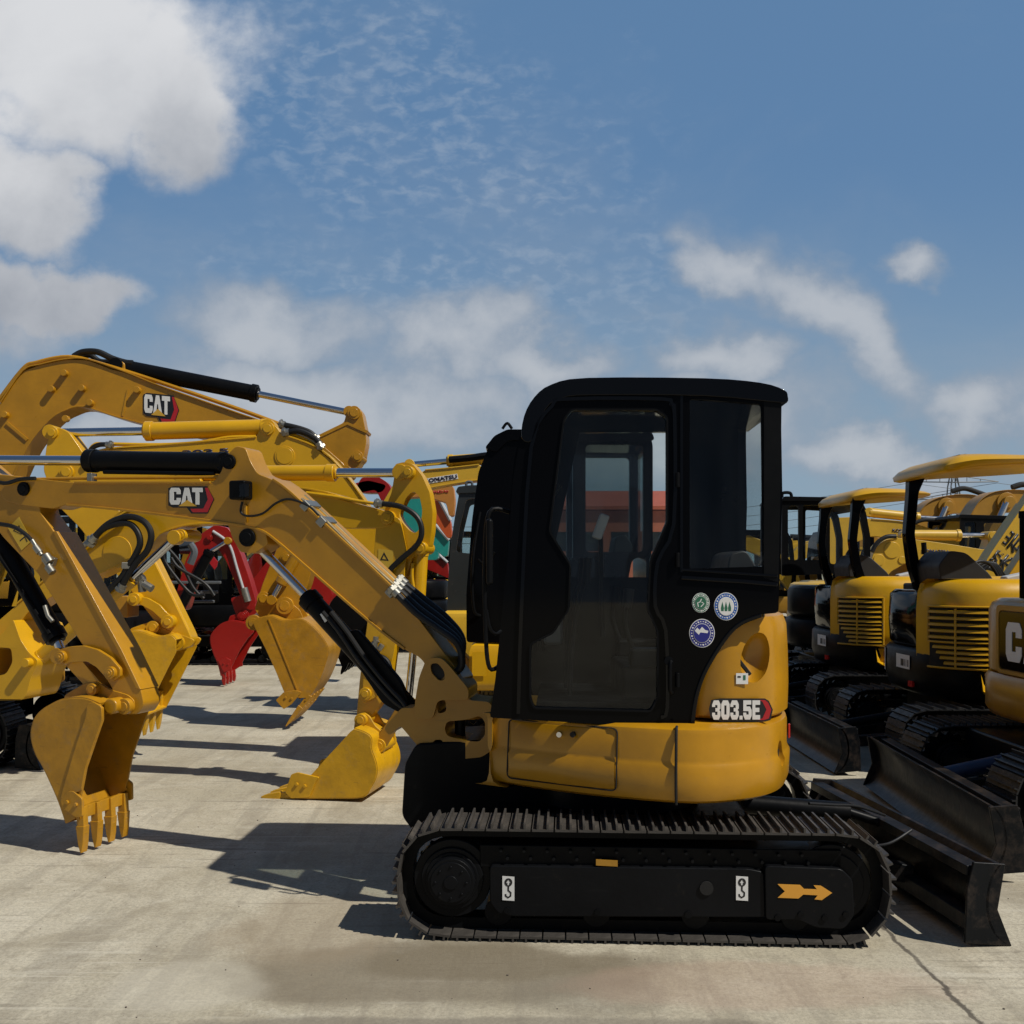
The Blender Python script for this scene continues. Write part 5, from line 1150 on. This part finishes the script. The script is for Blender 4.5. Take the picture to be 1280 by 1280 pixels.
# ================================================================== 7. BEYOND THE RIGHT ROW
def right_background():
    r = simple_machine('cab_excavator', 'black cabbed excavator behind the farther canopy machine', 'excavator', 4.55, 13.4, 1, 'satin', None, 1.0, False)
    CP = Plane(0, 12.6, 0)
    outer = zz('D', [(70, 720), (70, 345), (90, 328), (400, 335), (460, 352), (490, 400), (512, 520), (512, 700)])
    hs = [zz('D', [(100, 370), (155, 370), (155, 640), (100, 640)]), zz('D', [(175, 365), (285, 365), (285, 640), (175, 640)]), zz('D', [(310, 365), (430, 372), (460, 420), (480, 520), (480, 660), (310, 660)])]
    cab(r, CP, outer, hs, 1.1, 'acrylic', 'satin', roof=zz('D', [(64, 345), (80, 322), (400, 328), (470, 352), (490, 392), (460, 372), (400, 345), (80, 345)]))
    B().tube(ph(CP, zz('D', [(70, 325), (75, 305), (110, 305), (118, 325)]), .3), .02).out('lifting_eye', 'satin', r)
    # two lemon booms with lettering
    for k, (Y, poly, txt, frm, cyl_, lab) in enumerate((
        (18.6, [(300, 430), (420, 425), (520, 435), (700, 452), (840, 495), (880, 470), (905, 440), (940, 430), (962, 445), (970, 510), (955, 575), (850, 560), (700, 540), (520, 520), (420, 560), (330, 700), (290, 660)], 'KOMATSU', ((622, 500), (745, 505), 4.2), ((505, 402), (750, 428), (940, 438)), 'excavator whose yellow boom has small KOMATSU lettering, upper of two beyond the canopies'),
        (16.2, [(510, 760), (515, 650), (530, 595), (575, 550), (650, 528), (760, 540), (920, 562), (1090, 590), (1110, 520), (1135, 505), (1158, 520), (1168, 560), (1120, 670), (1060, 692), (900, 640), (760, 640), (700, 650), (610, 700), (580, 760)], 'KOMATSU', ((768, 606), (900, 612), 5.2), ((690, 516), (955, 517), (1118, 518)), 'excavator whose yellow boom has larger KOMATSU lettering, behind the nearer canopy seat'))):
        t = simple_machine('mini_excavator', lab, 'excavator', (zz('D', [(430, 0)])[0][0]-CX)/F*Y+.0, Y+.3, 1, 'yel2', None, 1.0, False)
        S = Plane(0, Y, 0)
        bo = boom(t, S, zz('D', poly), .13, 'yel2', fil=.06, fw=.015, flanges=(zz('D', poly[2:5]),), pins=(zz('D', [cyl_[2]])[0]+(.07,),))
        text(txt, 'dink', frame_on(S, zz('D', [frm[0]])[0], zz('D', [frm[1]])[0], frm[2], -.135), bo, 'lettering', .035, .003)
        a, b_, c = zz('D', list(cyl_)); hyd(t, S, a, b_, c, .085, .04, 0, 'yel2', .08, 'arm_cylinder')
        hose(t, ph(S, zz('D', [(520, 600), (545, 555), (590, 525), (640, 522)]) if k else zz('D', [(700, 470), (780, 440), (880, 450), (860, 490)]), -.2), .035, 'rubber', 'hose', False)
        if k:
            for q_ in ((555, 640, .09), (620, 590, .13), (670, 640, .06)):
                u, z = S.uz(*zz('D', [q_[:2]])[0], -.13); B().pin(S, u, z, q_[2], -.142, -.12, 24).out('boss', 'yel2', bo, bevel=.006)
    # two brown arched booms of big machines
    for Y, poly, boss, lab in (
        (24.0, [(740, 560), (752, 410), (800, 355), (880, 322), (1000, 312), (1100, 330), (1180, 420), (1240, 560), (1150, 560), (1080, 450), (1000, 400), (900, 410), (850, 470), (830, 560)], (890, 372), 'big excavator whose brown boom makes the left of the two arches at right'),
        (21.0, [(990, 620), (1005, 430), (1060, 345), (1120, 305), (1200, 290), (1320, 292), (1420, 330), (1500, 420), (1460, 480), (1380, 410), (1280, 395), (1180, 400), (1110, 470), (1080, 620)], (1190, 352), 'big excavator whose brown boom makes the right of the two arches at right')):
        t = simple_machine('crawler_excavator', lab, 'excavator', (zz('D', [(870 if Y > 22 else 1130, 0)])[0][0]-CX)/F*Y, Y+.5, 1, 'gold2', None, 1.35, False)
        S = Plane(0, Y, 0)
        bo = boom(t, S, zz('D', poly), .25, 'gold2', fil=.2, fw=.03, flanges=(zz('D', poly[1:6]),))
        u, z = S.uz(*zz('D', [boss])[0], -.25)
        B().pin(S, u, z, .20, -.30, .25, 28).pin(S, u, z, .12, -.42, -.3, 20).out('boom_pin', 'gold2', bo, bevel=.01)
        B().cyl(S.P(*zz('D', [boss])[0], -.36), S.P(*zz('D', [(boss[0]-40, boss[1]+90)])[0], -.36), .07).out('piston_rod', 'chrome', bo)
        hose(t, ph(S, zz('D', [(boss[0]+30, boss[1]-75), (boss[0]+90, boss[1]-90), (boss[0]+160, boss[1]-70), (boss[0]+200, boss[1]-55)]), -.1), .06, 'rubber', 'hose', False)
    # dark cab between the arches
    t = simple_machine('wheeled_cab_machine' if False else 'crawler_excavator', 'excavator with dark grey cab under the right arched boom', 'excavator', 8.6, 18.2, 1, 'grey', None, 1.1, False)
    CP = Plane(0, 17.4, 0)
    cab(t, CP, zz('D', [(960, 720), (965, 430), (1000, 418), (1230, 425), (1250, 460), (1240, 720)]), [zz('D', [(985, 450), (1040, 450), (1040, 600), (985, 600)]), zz('D', [(1080, 455), (1200, 455), (1180, 620), (1080, 620)])], 1.4, 'glassd', 'satin', roof=zz('D', [(950, 430), (960, 412), (1240, 420), (1250, 438)]))
    # diagonal boom with characters
    t = simple_machine('mini_excavator', 'yellow boom rising steeply at the right edge with large dark Chinese characters', 'excavator', 8.8, 14.4, -1, 'yel2', None, 1.0, False, blade_=False)
    S = Plane(0, 14.2, 0)
    bo = boom(t, S, zz('D', [(1060, 700), (1120, 600), (1290, 350), (1400, 180), (1480, 230), (1390, 420), (1250, 700), (1200, 760)]), .12, 'yel2', fil=.06, fw=.02, flanges=(zz('D', [(1075, 680), (1120, 602), (1290, 352)]),))
    for i, ch in enumerate('梁岩'):
        a = S.P(*zz('D', [(1172+i*62, 706-i*88)])[0], -.125); d = (S.P(*zz('D', [(1235, 618)])[0], -.125)-a); d = (S.d*math.cos(R(52))+Vector((0, 0, 1))*math.sin(R(52)))
        up = Vector((-d.z, 0, d.x)); text(ch, 'dblack', (a, d, up, .26, .26), bo, 'lettering', .025, .003)
    hose(t, ph(S, zz('D', [(1060, 700), (1090, 680), (1130, 690), (1180, 720), (1210, 750)]), -.2), .03, 'rubber', 'hose')
    # pylon and wires
    pX, pY = (zz('Fz', [(715, 0)])[0][0]-CX)/F*150, 150
    base = Vector((pX, pY, 0)); H = 16.0; b = B()
    lv = [(0, 2.2), (5, 1.5), (9, .95), (11.5, .7), (13.5, .6), (16, .25)]
    for (z0, w0), (z1, w1) in zip(lv, lv[1:]):
        for sx in (-1, 1):
            for sy in (-1, 1):
                b.cyl(base+Vector((sx*w0, sy*w0, z0)), base+Vector((sx*w1, sy*w1, z1)), .10, n=5)
            b.cyl(base+Vector((sx*w0, -w0, z0)), base+Vector((-sx*w1, -w1, z1)), .06, n=4); b.cyl(base+Vector((w0, sx*w0, z0)), base+Vector((w1, -sx*w1, z1)), .06, n=4)
    py = thing('power_pylon', 'far steel lattice pylon rising above the nearer canopy machine', 'pylon', base)
    b.out('lattice_tower', 'steel', py, smooth=False)
    for z, w in ((11.6, 5.2), (14.2, 6.6)):
        b = B()
        for s in (-1, 1):
            b.cyl(base+Vector((0, 0, z)), base+Vector((s*w, 0, z+.1)), .09, n=5).cyl(base+Vector((0, 0, z+1.1)), base+Vector((s*w, 0, z+.1)), .07, n=5)
            for q in (.3, .6): b.cyl(base+Vector((s*w*q, 0, z)), base+Vector((s*w*q, 0, z+1.1*(1-q))), .05, n=4)
        b.out('cross_arm', 'steel', py, smooth=False)
    for i, (s, z) in enumerate(((-6.4, 14.1), (6.4, 14.1), (-5, 11.5), (5, 11.5))):
        for e in (-1, 1):
            p0 = base+Vector((s, 0, z)); p1 = base+Vector((e*150+s, -25*e, z+2))
            mid = [p0.lerp(p1, t)-Vector((0, 0, 7*4*t*(1-t))) for t in (0, .12, .25, .4, .55, .7, .85, 1)]
            B().tube(mid, .035, 5, 3).out('power_line', 'steel', py, smooth=False)
    # long shed with red cladding seen through the cab glass
    SX = 5.4
    sh = thing('industrial_shed', 'long low shed with red cladding and rows of windows, seen through the cab glass', 'shed', (SX, 62, 0))
    W_ = Plane(SX, 58, 0)
    holes = [[(-3.4+i*1.8, 2.6), (-2.3+i*1.8, 2.6), (-2.3+i*1.8, 3.7), (-3.4+i*1.8, 3.7)] for i in range(4)]
    B().prism(W_, [(-4.2, 0), (4.2, 0), (4.2, 4.9), (-4.2, 4.9)], 0, .3, holes).out('wall', 'brickred', sh, smooth=False)
    for h in holes: B().prism(W_, h, .15, .2).out('window', 'glassd', sh, smooth=False)
    B().box((SX, 66, 2.4), (8.3, 15, 4.8)).out('building_core', 'wallw', sh)
    B().loft([(SX-4.6, 57.7), (SX+4.6, 57.7), (SX+4.6, 74), (SX-4.6, 74)], [(4.95, 0), (5.15, 0)]).prism(Plane(SX-4.6, 57.7, 90), [(0, 5.15), (16.3, 5.15), (8.1, 6.6)], -9.2, 0).out('roof', 'roofred', sh, smooth=False)
right_background()

# ------------------------------------------------------------------ rows receding behind
def copy_tree(o, parent=None):
    c = o.copy(); COL.objects.link(c)
    if parent is not None: c.parent = parent
    for ch in list(o.children): copy_tree(ch, c)
    return c
def generic(name, label, x, y, face, mat, grp):
    t = simple_machine(name, label, 'excavator', x, y, face, mat, grp, 1.0)
    s = face; S = Plane(x, y, 0)
    f = lambda L_: [(s*a, z) for a, z in L_]
    b = B().prism(S, fillet(f([(.75, .8), (1.0, 1.5), (1.6, 2.2), (2.3, 2.45), (3.3, 2.25), (3.35, 2.12), (2.4, 2.15), (1.8, 1.9), (1.25, 1.2), (1.0, .75)]), .08), -.1, .1).out('boom', mat, t, bevel=.01)
    B().prism(S, fillet(f([(3.0, 2.45), (3.35, 2.4), (3.1, 1.6), (2.7, .75), (2.5, .75), (2.75, 1.5)]), .05), -.08, .08).out('arm', mat, t, bevel=.01)
    B().prism(S, fillet(f([(2.45, .85), (2.85, .8), (2.8, .4), (2.4, .05), (2.2, .35), (2.25, .7)]), .08), -.28, .28).out('bucket', mat, t, bevel=.02)
    B().cyl(S.w(s*1.5, 2.42), S.w(s*3.15, 2.5), .06).out('arm_cylinder', 'satin', t)
    return t
LBL = 'small excavator parked far back in the rows, mostly hidden behind nearer machines'
G = 'excavators far back in the rows'
protos = {}
k = 0
for (x, y, f_, mt) in ((-6.6, 18.8, 1, 'yel2'), (-1.9, 23.6, -1, 'yel2'), (-6.8, 21.6, 1, 'red'), (-1.9, 26.2, -1, 'gold2'), (-7.0, 24.6, 1, 'gold2'), (-1.9, 29.0, -1, 'yel2'), (-7.2, 27.8, 1, 'yel2'), (-11.5, 17.0, 1, 'yel2'), (-12.5, 20.5, 1, 'yel2'),
                       (5.6, 23.6, 1, 'gold2'), (5.8, 26.6, 1, 'yel2'), (10.6, 27.4, -1, 'yel2'), (11.0, 31.0, -1, 'gold2'), (-13.0, 25, 1, 'red'), (-3.4, 33.0, -1, 'yel2'), (-10.5, 33.0, 1, 'gold2'), (7.4, 23.0, -1, 'yel2'), (9.8, 25.0, 1, 'yel2'), (-8.9, 16.6, 1, 'yel2'), (-9.2, 19.8, 1, 'gold2')):
    key = (f_, mt)
    if key not in protos: protos[key] = generic('mini_excavator', LBL, x, y, f_, mt, G)
    else:
        c = copy_tree(protos[key]); c.location = (x, y, 0)

# ================================================================== GROUND
def ground():
    m, nt, b = new_mat('yard_concrete'); N = nt.nodes; L = nt.links
    geo = N.new('ShaderNodeNewGeometry')
    def noise(sc, det=6, rough=.6, dist=0, vec=None, stretch=None):
        n = N.new('ShaderNodeTexNoise'); n.inputs['Scale'].default_value = sc; n.inputs['Detail'].default_value = det; n.inputs['Roughness'].default_value = rough; n.inputs['Distortion'].default_value = dist
        v = vec or geo.outputs['Position']
        if stretch:
            mp = N.new('ShaderNodeMapping'); mp.inputs['Rotation'].default_value = (0, 0, R(stretch[3])); mp.inputs['Scale'].default_value = stretch[:3]; L.new(v, mp.inputs['Vector']); v = mp.outputs['Vector']
        L.new(v, n.inputs['Vector']); return n.outputs['Fac']
    def mr(v, a, b_, c=0, d=1):
        n = N.new('ShaderNodeMapRange'); L.new(v, n.inputs['Value'])
        for i, k in enumerate((a, b_, c, d)): n.inputs[i+1].default_value = k
        n.interpolation_type = 'SMOOTHSTEP' if a != b_ else 'LINEAR'; return n.outputs['Result']
    def math_(op, a, b_=None, clamp=False):
        n = N.new('ShaderNodeMath'); n.operation = op; n.use_clamp = clamp
        for i, v in enumerate((a, b_)):
            if v is None: continue
            if isinstance(v, (int, float)): n.inputs[i].default_value = v
            else: L.new(v, n.inputs[i])
        return n.outputs[0]
    def mix(f, a, b_, mode='MIX'):
        n = N.new('ShaderNodeMix'); n.data_type = 'RGBA'; n.blend_type = mode
        if isinstance(f, (int, float)): n.inputs['Factor'].default_value = f
        else: L.new(f, n.inputs['Factor'])
        for k, v in (('A', a), ('B', b_)):
            if isinstance(v, tuple): n.inputs[k].default_value = (*v, 1)
            else: L.new(v, n.inputs[k])
        return n.outputs['Result']
    base = mix(mr(noise(.55, 8, .62), .35, .68), (.44, .395, .29), (.60, .55, .43))
    base = mix(math_('MULTIPLY', mr(noise(1.4, 9, .72, .4), .46, .64), .65), base, (.33, .285, .20))
    base = mix(math_('MULTIPLY', mr(noise(3.0, 8, .65, .6), .56, .70), .45), base, (.66, .62, .50))
    # broom strokes and scuffs
    st = noise(6, 7, .65, .3, None, (1, .12, 1, 28)); base = mix(math_('MULTIPLY', mr(st, .50, .62), .35), base, (.25, .22, .17))
    st2 = noise(9, 6, .7, .2, None, (.10, 1.2, 1, -20)); base = mix(math_('MULTIPLY', mr(st2, .60, .70), math_('MULTIPLY', mr(noise(.8), .5, .62), .6)), base, (.13, .11, .085))
    fine = noise(60, 6, .75); base = mix(math_('MULTIPLY', mr(fine, .38, .66), .50), base, (.22, .195, .15))
    mid = noise(16, 8, .75, .5); base = mix(math_('MULTIPLY', mr(mid, .50, .66), .50), base, (.27, .235, .18))
    sc3 = noise(14, 5, .6, .15, None, (.06, 1.6, 1, 32)); base = mix(math_('MULTIPLY', mr(sc3, .585, .63), math_('MULTIPLY', mr(noise(1.1, 3), .48, .6), .4)), base, (.09, .075, .06))
    sc4 = noise(11, 5, .6, .15, None, (.06, 1.5, 1, 31)); base = mix(math_('MULTIPLY', mr(sc4, .57, .64), math_('MULTIPLY', mr(noise(.9, 4), .45, .6), .28)), base, (.66, .62, .51))
    pits = noise(110, 3, .6); base = mix(math_('MULTIPLY', mr(pits, .62, .70), .6), base, (.12, .10, .08))
    # damp brown patch beside the nearest tracks
    sx = N.new('ShaderNodeSeparateXYZ'); L.new(geo.outputs['Position'], sx.inputs[0]); X, Y = sx.outputs[0], sx.outputs[1]
    wob = math_('MULTIPLY', math_('SUBTRACT', noise(1.8, 6, .6), .5), 1.1)
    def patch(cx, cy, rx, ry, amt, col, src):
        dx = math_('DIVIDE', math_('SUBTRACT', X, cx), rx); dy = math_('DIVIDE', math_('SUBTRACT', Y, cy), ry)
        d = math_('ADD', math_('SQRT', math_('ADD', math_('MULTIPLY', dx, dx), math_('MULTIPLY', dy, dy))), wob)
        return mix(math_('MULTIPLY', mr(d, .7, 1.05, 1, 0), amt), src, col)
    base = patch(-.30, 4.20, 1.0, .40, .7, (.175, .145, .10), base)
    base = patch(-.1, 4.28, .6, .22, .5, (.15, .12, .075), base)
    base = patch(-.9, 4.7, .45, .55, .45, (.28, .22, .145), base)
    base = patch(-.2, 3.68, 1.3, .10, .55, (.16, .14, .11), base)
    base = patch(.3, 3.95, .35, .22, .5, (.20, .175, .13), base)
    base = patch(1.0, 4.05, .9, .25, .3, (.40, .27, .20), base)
    base = patch(-1.3, 4.05, .35, .3, .35, (.56, .52, .42), base)
    # joint lines
    jw = math_('MULTIPLY', math_('SUBTRACT', noise(3.5, 8, .7), .5), .10)
    jx = math_('ABSOLUTE', math_('ADD', math_('SUBTRACT', math_('MODULO', math_('ADD', math_('SUBTRACT', X, 1.70), 480.0), 24.0), 12.0), jw))
    jline = mr(math_('SUBTRACT', 12.0, jx), .004, .016, 1, 0)
    jy = math_('ABSOLUTE', math_('ADD', math_('SUBTRACT', math_('MODULO', math_('ADD', math_('SUBTRACT', Y, 7.25), 500.0), 5.0), 2.5), jw))
    jl2 = mr(math_('SUBTRACT', 2.5, jy), .004, .016, 1, 0)
    jm = math_('MULTIPLY', math_('MAXIMUM', jline, math_('MULTIPLY', jl2, .45)), mr(noise(2.0), .3, .5, .35, 1))
    base = mix(math_('MULTIPLY', jm, .85), base, (.06, .05, .04))
    halo = math_('MULTIPLY', mr(math_('SUBTRACT', 12.0, jx), .0, .13, 1, 0), mr(noise(4, 7), .45, .7))
    base = mix(math_('MULTIPLY', halo, .5), base, (.17, .14, .10))
    L.new(base, b.inputs['Base Color']); b.inputs['Roughness'].default_value = .82; b.inputs['Specular IOR Level'].default_value = .3
    bp = N.new('ShaderNodeBump'); bp.inputs['Strength'].default_value = .35; bp.inputs['Distance'].default_value = .012
    h = math_('ADD', math_('MULTIPLY', noise(45, 8, .75), .6), math_('MULTIPLY', noise(7, 6, .6, .3, None, (1, .2, 1, 28)), .8)); h = math_('SUBTRACT', h, math_('MULTIPLY', jm, 1.2))
    L.new(h, bp.inputs['Height']); L.new(bp.outputs['Normal'], b.inputs['Normal'])
    bb = B(); n = 8; bb.grid([[Vector((-300+600*i/n, -40+640*j/n, 0)) for i in range(n+1)] for j in range(n+1)])
    o = bb.out('ground', m); o['kind'] = 'structure'; o['label'] = 'pale concrete yard with stains and joints'
ground()
def pebbles():
    t = B()
    for i in range(150):
        x, y = random.uniform(-3, 3), random.uniform(3.2, 7.5); s = random.uniform(.002, .006)
        q = ellipsoid((x, y, s*.4), (s, s*random.uniform(.5, 1), s*.6), Matrix.Rotation(random.uniform(0, 3), 4, 'Z'), 6)
        me = bpy.data.meshes.new('x'); q.b.to_mesh(me); q.b.free(); t.b.from_mesh(me); bpy.data.meshes.remove(me)
    o = t.out('gravel_bits', 'grit'); o['kind'] = 'stuff'; o['label'] = 'loose grit and crumbs of dirt on the concrete'; o['category'] = 'grit'
pebbles()

# ================================================================== SKY, SUN, CAMERA
SUN = Vector((1.80, -1.0, 2.45)).normalized()
def sky():
    w = bpy.data.worlds.new('World'); SC.world = w; w.use_nodes = True
    nt = w.node_tree; N = nt.nodes; L = nt.links; bg = N['Background']
    st = N.new('ShaderNodeTexSky'); st.sky_type = 'NISHITA'; st.sun_disc = False
    st.sun_elevation = math.asin(SUN.z); st.sun_rotation = math.atan2(SUN.x, SUN.y); st.air_density = 1.0; st.dust_density = 1.2; st.ozone_density = 2.5
    tc = N.new('ShaderNodeTexCoord'); sp = N.new('ShaderNodeSeparateXYZ'); L.new(tc.outputs['Generated'], sp.inputs[0])
    def ma(op, a, b=None, clamp=False):
        n = N.new('ShaderNodeMath'); n.operation = op; n.use_clamp = clamp
        for i, v in enumerate((a, b)):
            if v is None: continue
            if isinstance(v, (int, float)): n.inputs[i].default_value = v
            else: L.new(v, n.inputs[i])
        return n.outputs[0]
    def mr(v, a, b, c=0, d=1):
        n = N.new('ShaderNodeMapRange'); n.interpolation_type = 'SMOOTHSTEP'; L.new(v, n.inputs['Value'])
        for i, k in enumerate((a, b, c, d)): n.inputs[i+1].default_value = k
        return n.outputs['Result']
    def mix(f, a, b):
        n = N.new('ShaderNodeMix'); n.data_type = 'RGBA'
        if isinstance(f, (int, float)): n.inputs['Factor'].default_value = f
        else: L.new(f, n.inputs['Factor'])
        for k, v in (('A', a), ('B', b)):
            if isinstance(v, tuple): n.inputs[k].default_value = (*v, 1)
            else: L.new(v, n.inputs[k])
        return n.outputs['Result']
    ay = ma('MAXIMUM', ma('ABSOLUTE', sp.outputs['Y']), .08)
    u = ma('DIVIDE', sp.outputs['X'], ay); v = ma('DIVIDE', sp.outputs['Z'], ay)
    front = mr(sp.outputs['Y'], -.05, .15)
    cv = N.new('ShaderNodeCombineXYZ'); L.new(u, cv.inputs[0]); L.new(v, cv.inputs[1])
    def noise(sc, det=8, rough=.55, dist=0, s=(1, 1, 1), off=(0, 0, 0), rot=0, col=False):
        n = N.new('ShaderNodeTexNoise'); n.inputs['Scale'].default_value = sc; n.inputs['Detail'].default_value = det; n.inputs['Roughness'].default_value = rough; n.inputs['Distortion'].default_value = dist
        mp = N.new('ShaderNodeMapping'); mp.inputs['Scale'].default_value = s; mp.inputs['Location'].default_value = off; mp.inputs['Rotation'].default_value = (0, 0, R(rot))
        L.new(cv.outputs[0], mp.inputs['Vector']); L.new(mp.outputs['Vector'], n.inputs['Vector']); return n.outputs['Color' if col else 'Fac']
    def sep(c):
        n = N.new('ShaderNodeSeparateXYZ'); L.new(c, n.inputs[0]); return n.outputs
    nA = noise(3.6, 10, .56, .15); nB = noise(10, 9, .62, .2); nC = noise(30, 7, .6)
    w1, w2 = sep(noise(4.2, 4, .5, 0, (1, 1.3, 1), (3, 1, 0), 0, True)), sep(noise(13, 6, .6, 0, (1, 1.2, 1), (7, 2, 0), 0, True))
    uw = ma('ADD', u, ma('ADD', ma('MULTIPLY', ma('SUBTRACT', w1[0], .5), .26), ma('MULTIPLY', ma('SUBTRACT', w2[0], .5), .085)))
    vw = ma('ADD', v, ma('ADD', ma('MULTIPLY', ma('SUBTRACT', w1[1], .5), .17), ma('MULTIPLY', ma('SUBTRACT', w2[1], .5), .065)))
    warp = ma('ADD', ma('MULTIPLY', ma('SUBTRACT', nA, .5), 1.5), ma('ADD', ma('MULTIPLY', ma('SUBTRACT', nB, .5), .9), ma('MULTIPLY', ma('SUBTRACT', nC, .5), .35)))
    def blob(px, py, rx, ry, rot=0.0, soft=.5):
        cu, cz = (px-CX)/F, (HY-py)/F; rx /= F; ry /= F
        du = ma('SUBTRACT', uw, cu); dv = ma('SUBTRACT', vw, cz); c, s = math.cos(R(rot)), math.sin(R(rot))
        a = ma('ADD', ma('MULTIPLY', du, c/rx), ma('MULTIPLY', dv, s/rx)); b = ma('ADD', ma('MULTIPLY', du, -s/ry), ma('MULTIPLY', dv, c/ry))
        return ma('SUBTRACT', 1.0, ma('SQRT', ma('ADD', ma('MULTIPLY', a, a), ma('MULTIPLY', b, b))))
    def mx(L_):
        o = L_[0]
        for q in L_[1:]: o = ma('MAXIMUM', o, q)
        return o
    big = mx([blob(110, 70, 270, 150, -10), blob(235, 150, 140, 100, -30), blob(30, 40, 180, 130), blob(35, 235, 120, 90), blob(35, 370, 125, 52, -10), blob(-250, 200, 300, 120), blob(-200, 400, 260, 80)])
    low = mx([blob(330, 420, 170, 60), blob(530, 440, 130, 62), blob(650, 455, 120, 44), blob(430, 510, 360, 80), blob(870, 455, 110, 50), blob(800, 530, 300, 80), blob(1060, 415, 215, 62, -36), blob(950, 355, 110, 50, -30), blob(1165, 345, 75, 30), blob(1255, 500, 110, 60), blob(1100, 570, 260, 44), blob(1500, 420, 240, 70), blob(200, 570, 300, 50)])
    dB = ma('ADD', ma('MULTIPLY', big, 1.9), warp); dL = ma('ADD', ma('MULTIPLY', low, 1.5), warp)
    mB = ma('MULTIPLY', mr(dB, -.15, .80), front); mL = ma('MULTIPLY', ma('MULTIPLY', mr(dL, -.15, .85), .82), front)
    rip = noise(44, 5, .55, .3, (1, 1.7, 1), (0, 0, 0), 14); rarea = mx([blob(470, 110, 360, 190, -18), blob(610, 235, 220, 70), blob(560, 370, 420, 90)])
    mR = ma('MULTIPLY', ma('MULTIPLY', mr(rip, .42, .72), mr(ma('ADD', ma('MULTIPLY', rarea, 1.1), ma('MULTIPLY', ma('SUBTRACT', nB, .5), 2.2)), -.15, .8)), .36)
    veil = ma('MULTIPLY', mr(ma('ADD', noise(2.1, 8, .6, .5, (1, 1.8, 1)), ma('MULTIPLY', v, -.35)), .30, .68), .50)
    # sky brightness follows the photograph's deep exposure: nishita blue, greyer towards the horizon
    sat = N.new('ShaderNodeHueSaturation'); sat.inputs['Saturation'].default_value = 1.0; sat.inputs['Value'].default_value = 1.0; L.new(st.outputs[0], sat.inputs['Color'])
    hz = mr(v, -.02, .42, 1, 0)
    K = 1/ SKY
    col = mix(ma('MULTIPLY', hz, .88), mix(.80, sat.outputs[0], (.097*K, .200*K, .360*K)), (.245*K, .335*K, .405*K))
    zen = mr(v, .55, 1.6); col = mix(ma('MULTIPLY', zen, .75), col, (.035*K, .075*K, .17*K))
    back = mr(sp.outputs['Y'], .1, -.3); col = mix(ma('MULTIPLY', back, .85), col, (.05*K, .08*K, .14*K))
    col = mix(veil, col, (.26*K, .31*K, .38*K))
    col = mix(mR, col, (.34*K, .40*K, .48*K))
    shade = mr(ma('ADD', dL, ma('MULTIPLY', ma('SUBTRACT', nB, .5), .9)), .2, 1.5)
    cl = mix(shade, (.255*K, .30*K, .365*K), (.44*K, .46*K, .49*K))
    lit = mr(ma('ADD', ma('MULTIPLY', v, 4.2), ma('MULTIPLY', ma('SUBTRACT', nA, .5), 3.0)), .6, 2.3)
    clb = mix(lit, (.25*K, .275*K, .32*K), (.60*K, .61*K, .63*K))
    col = mix(mL, col, cl); col = mix(mB, col, clb)
    L.new(col, bg.inputs['Color']); bg.inputs['Strength'].default_value = SKY
SKY = .08
sky()
sd = bpy.data.lights.new('sun', 'SUN'); sd.energy = 3.7; sd.angle = R(.53); sd.color = (1.0, .95, .86)
so = bpy.data.objects.new('sun', sd); COL.objects.link(so); so.rotation_euler = SUN.to_track_quat('Z', 'Y').to_euler(); so.location = (6, -4, 12)
cd = bpy.data.cameras.new('camera'); co = bpy.data.objects.new('camera', cd); COL.objects.link(co); SC.camera = co
co.location = (0, 0, HE); co.rotation_euler = (R(90), 0, 0); cd.sensor_width = 36; cd.lens = 36; cd.shift_y = (HY-640)/1280; cd.clip_end = 2000; cd.clip_start = .05
SC.view_settings.view_transform = 'Standard'; SC.view_settings.look = 'None'; SC.view_settings.exposure = .2; SC.view_settings.gamma = 1
SC.cycles.max_bounces = 8; SC.cycles.transparent_max_bounces = 16
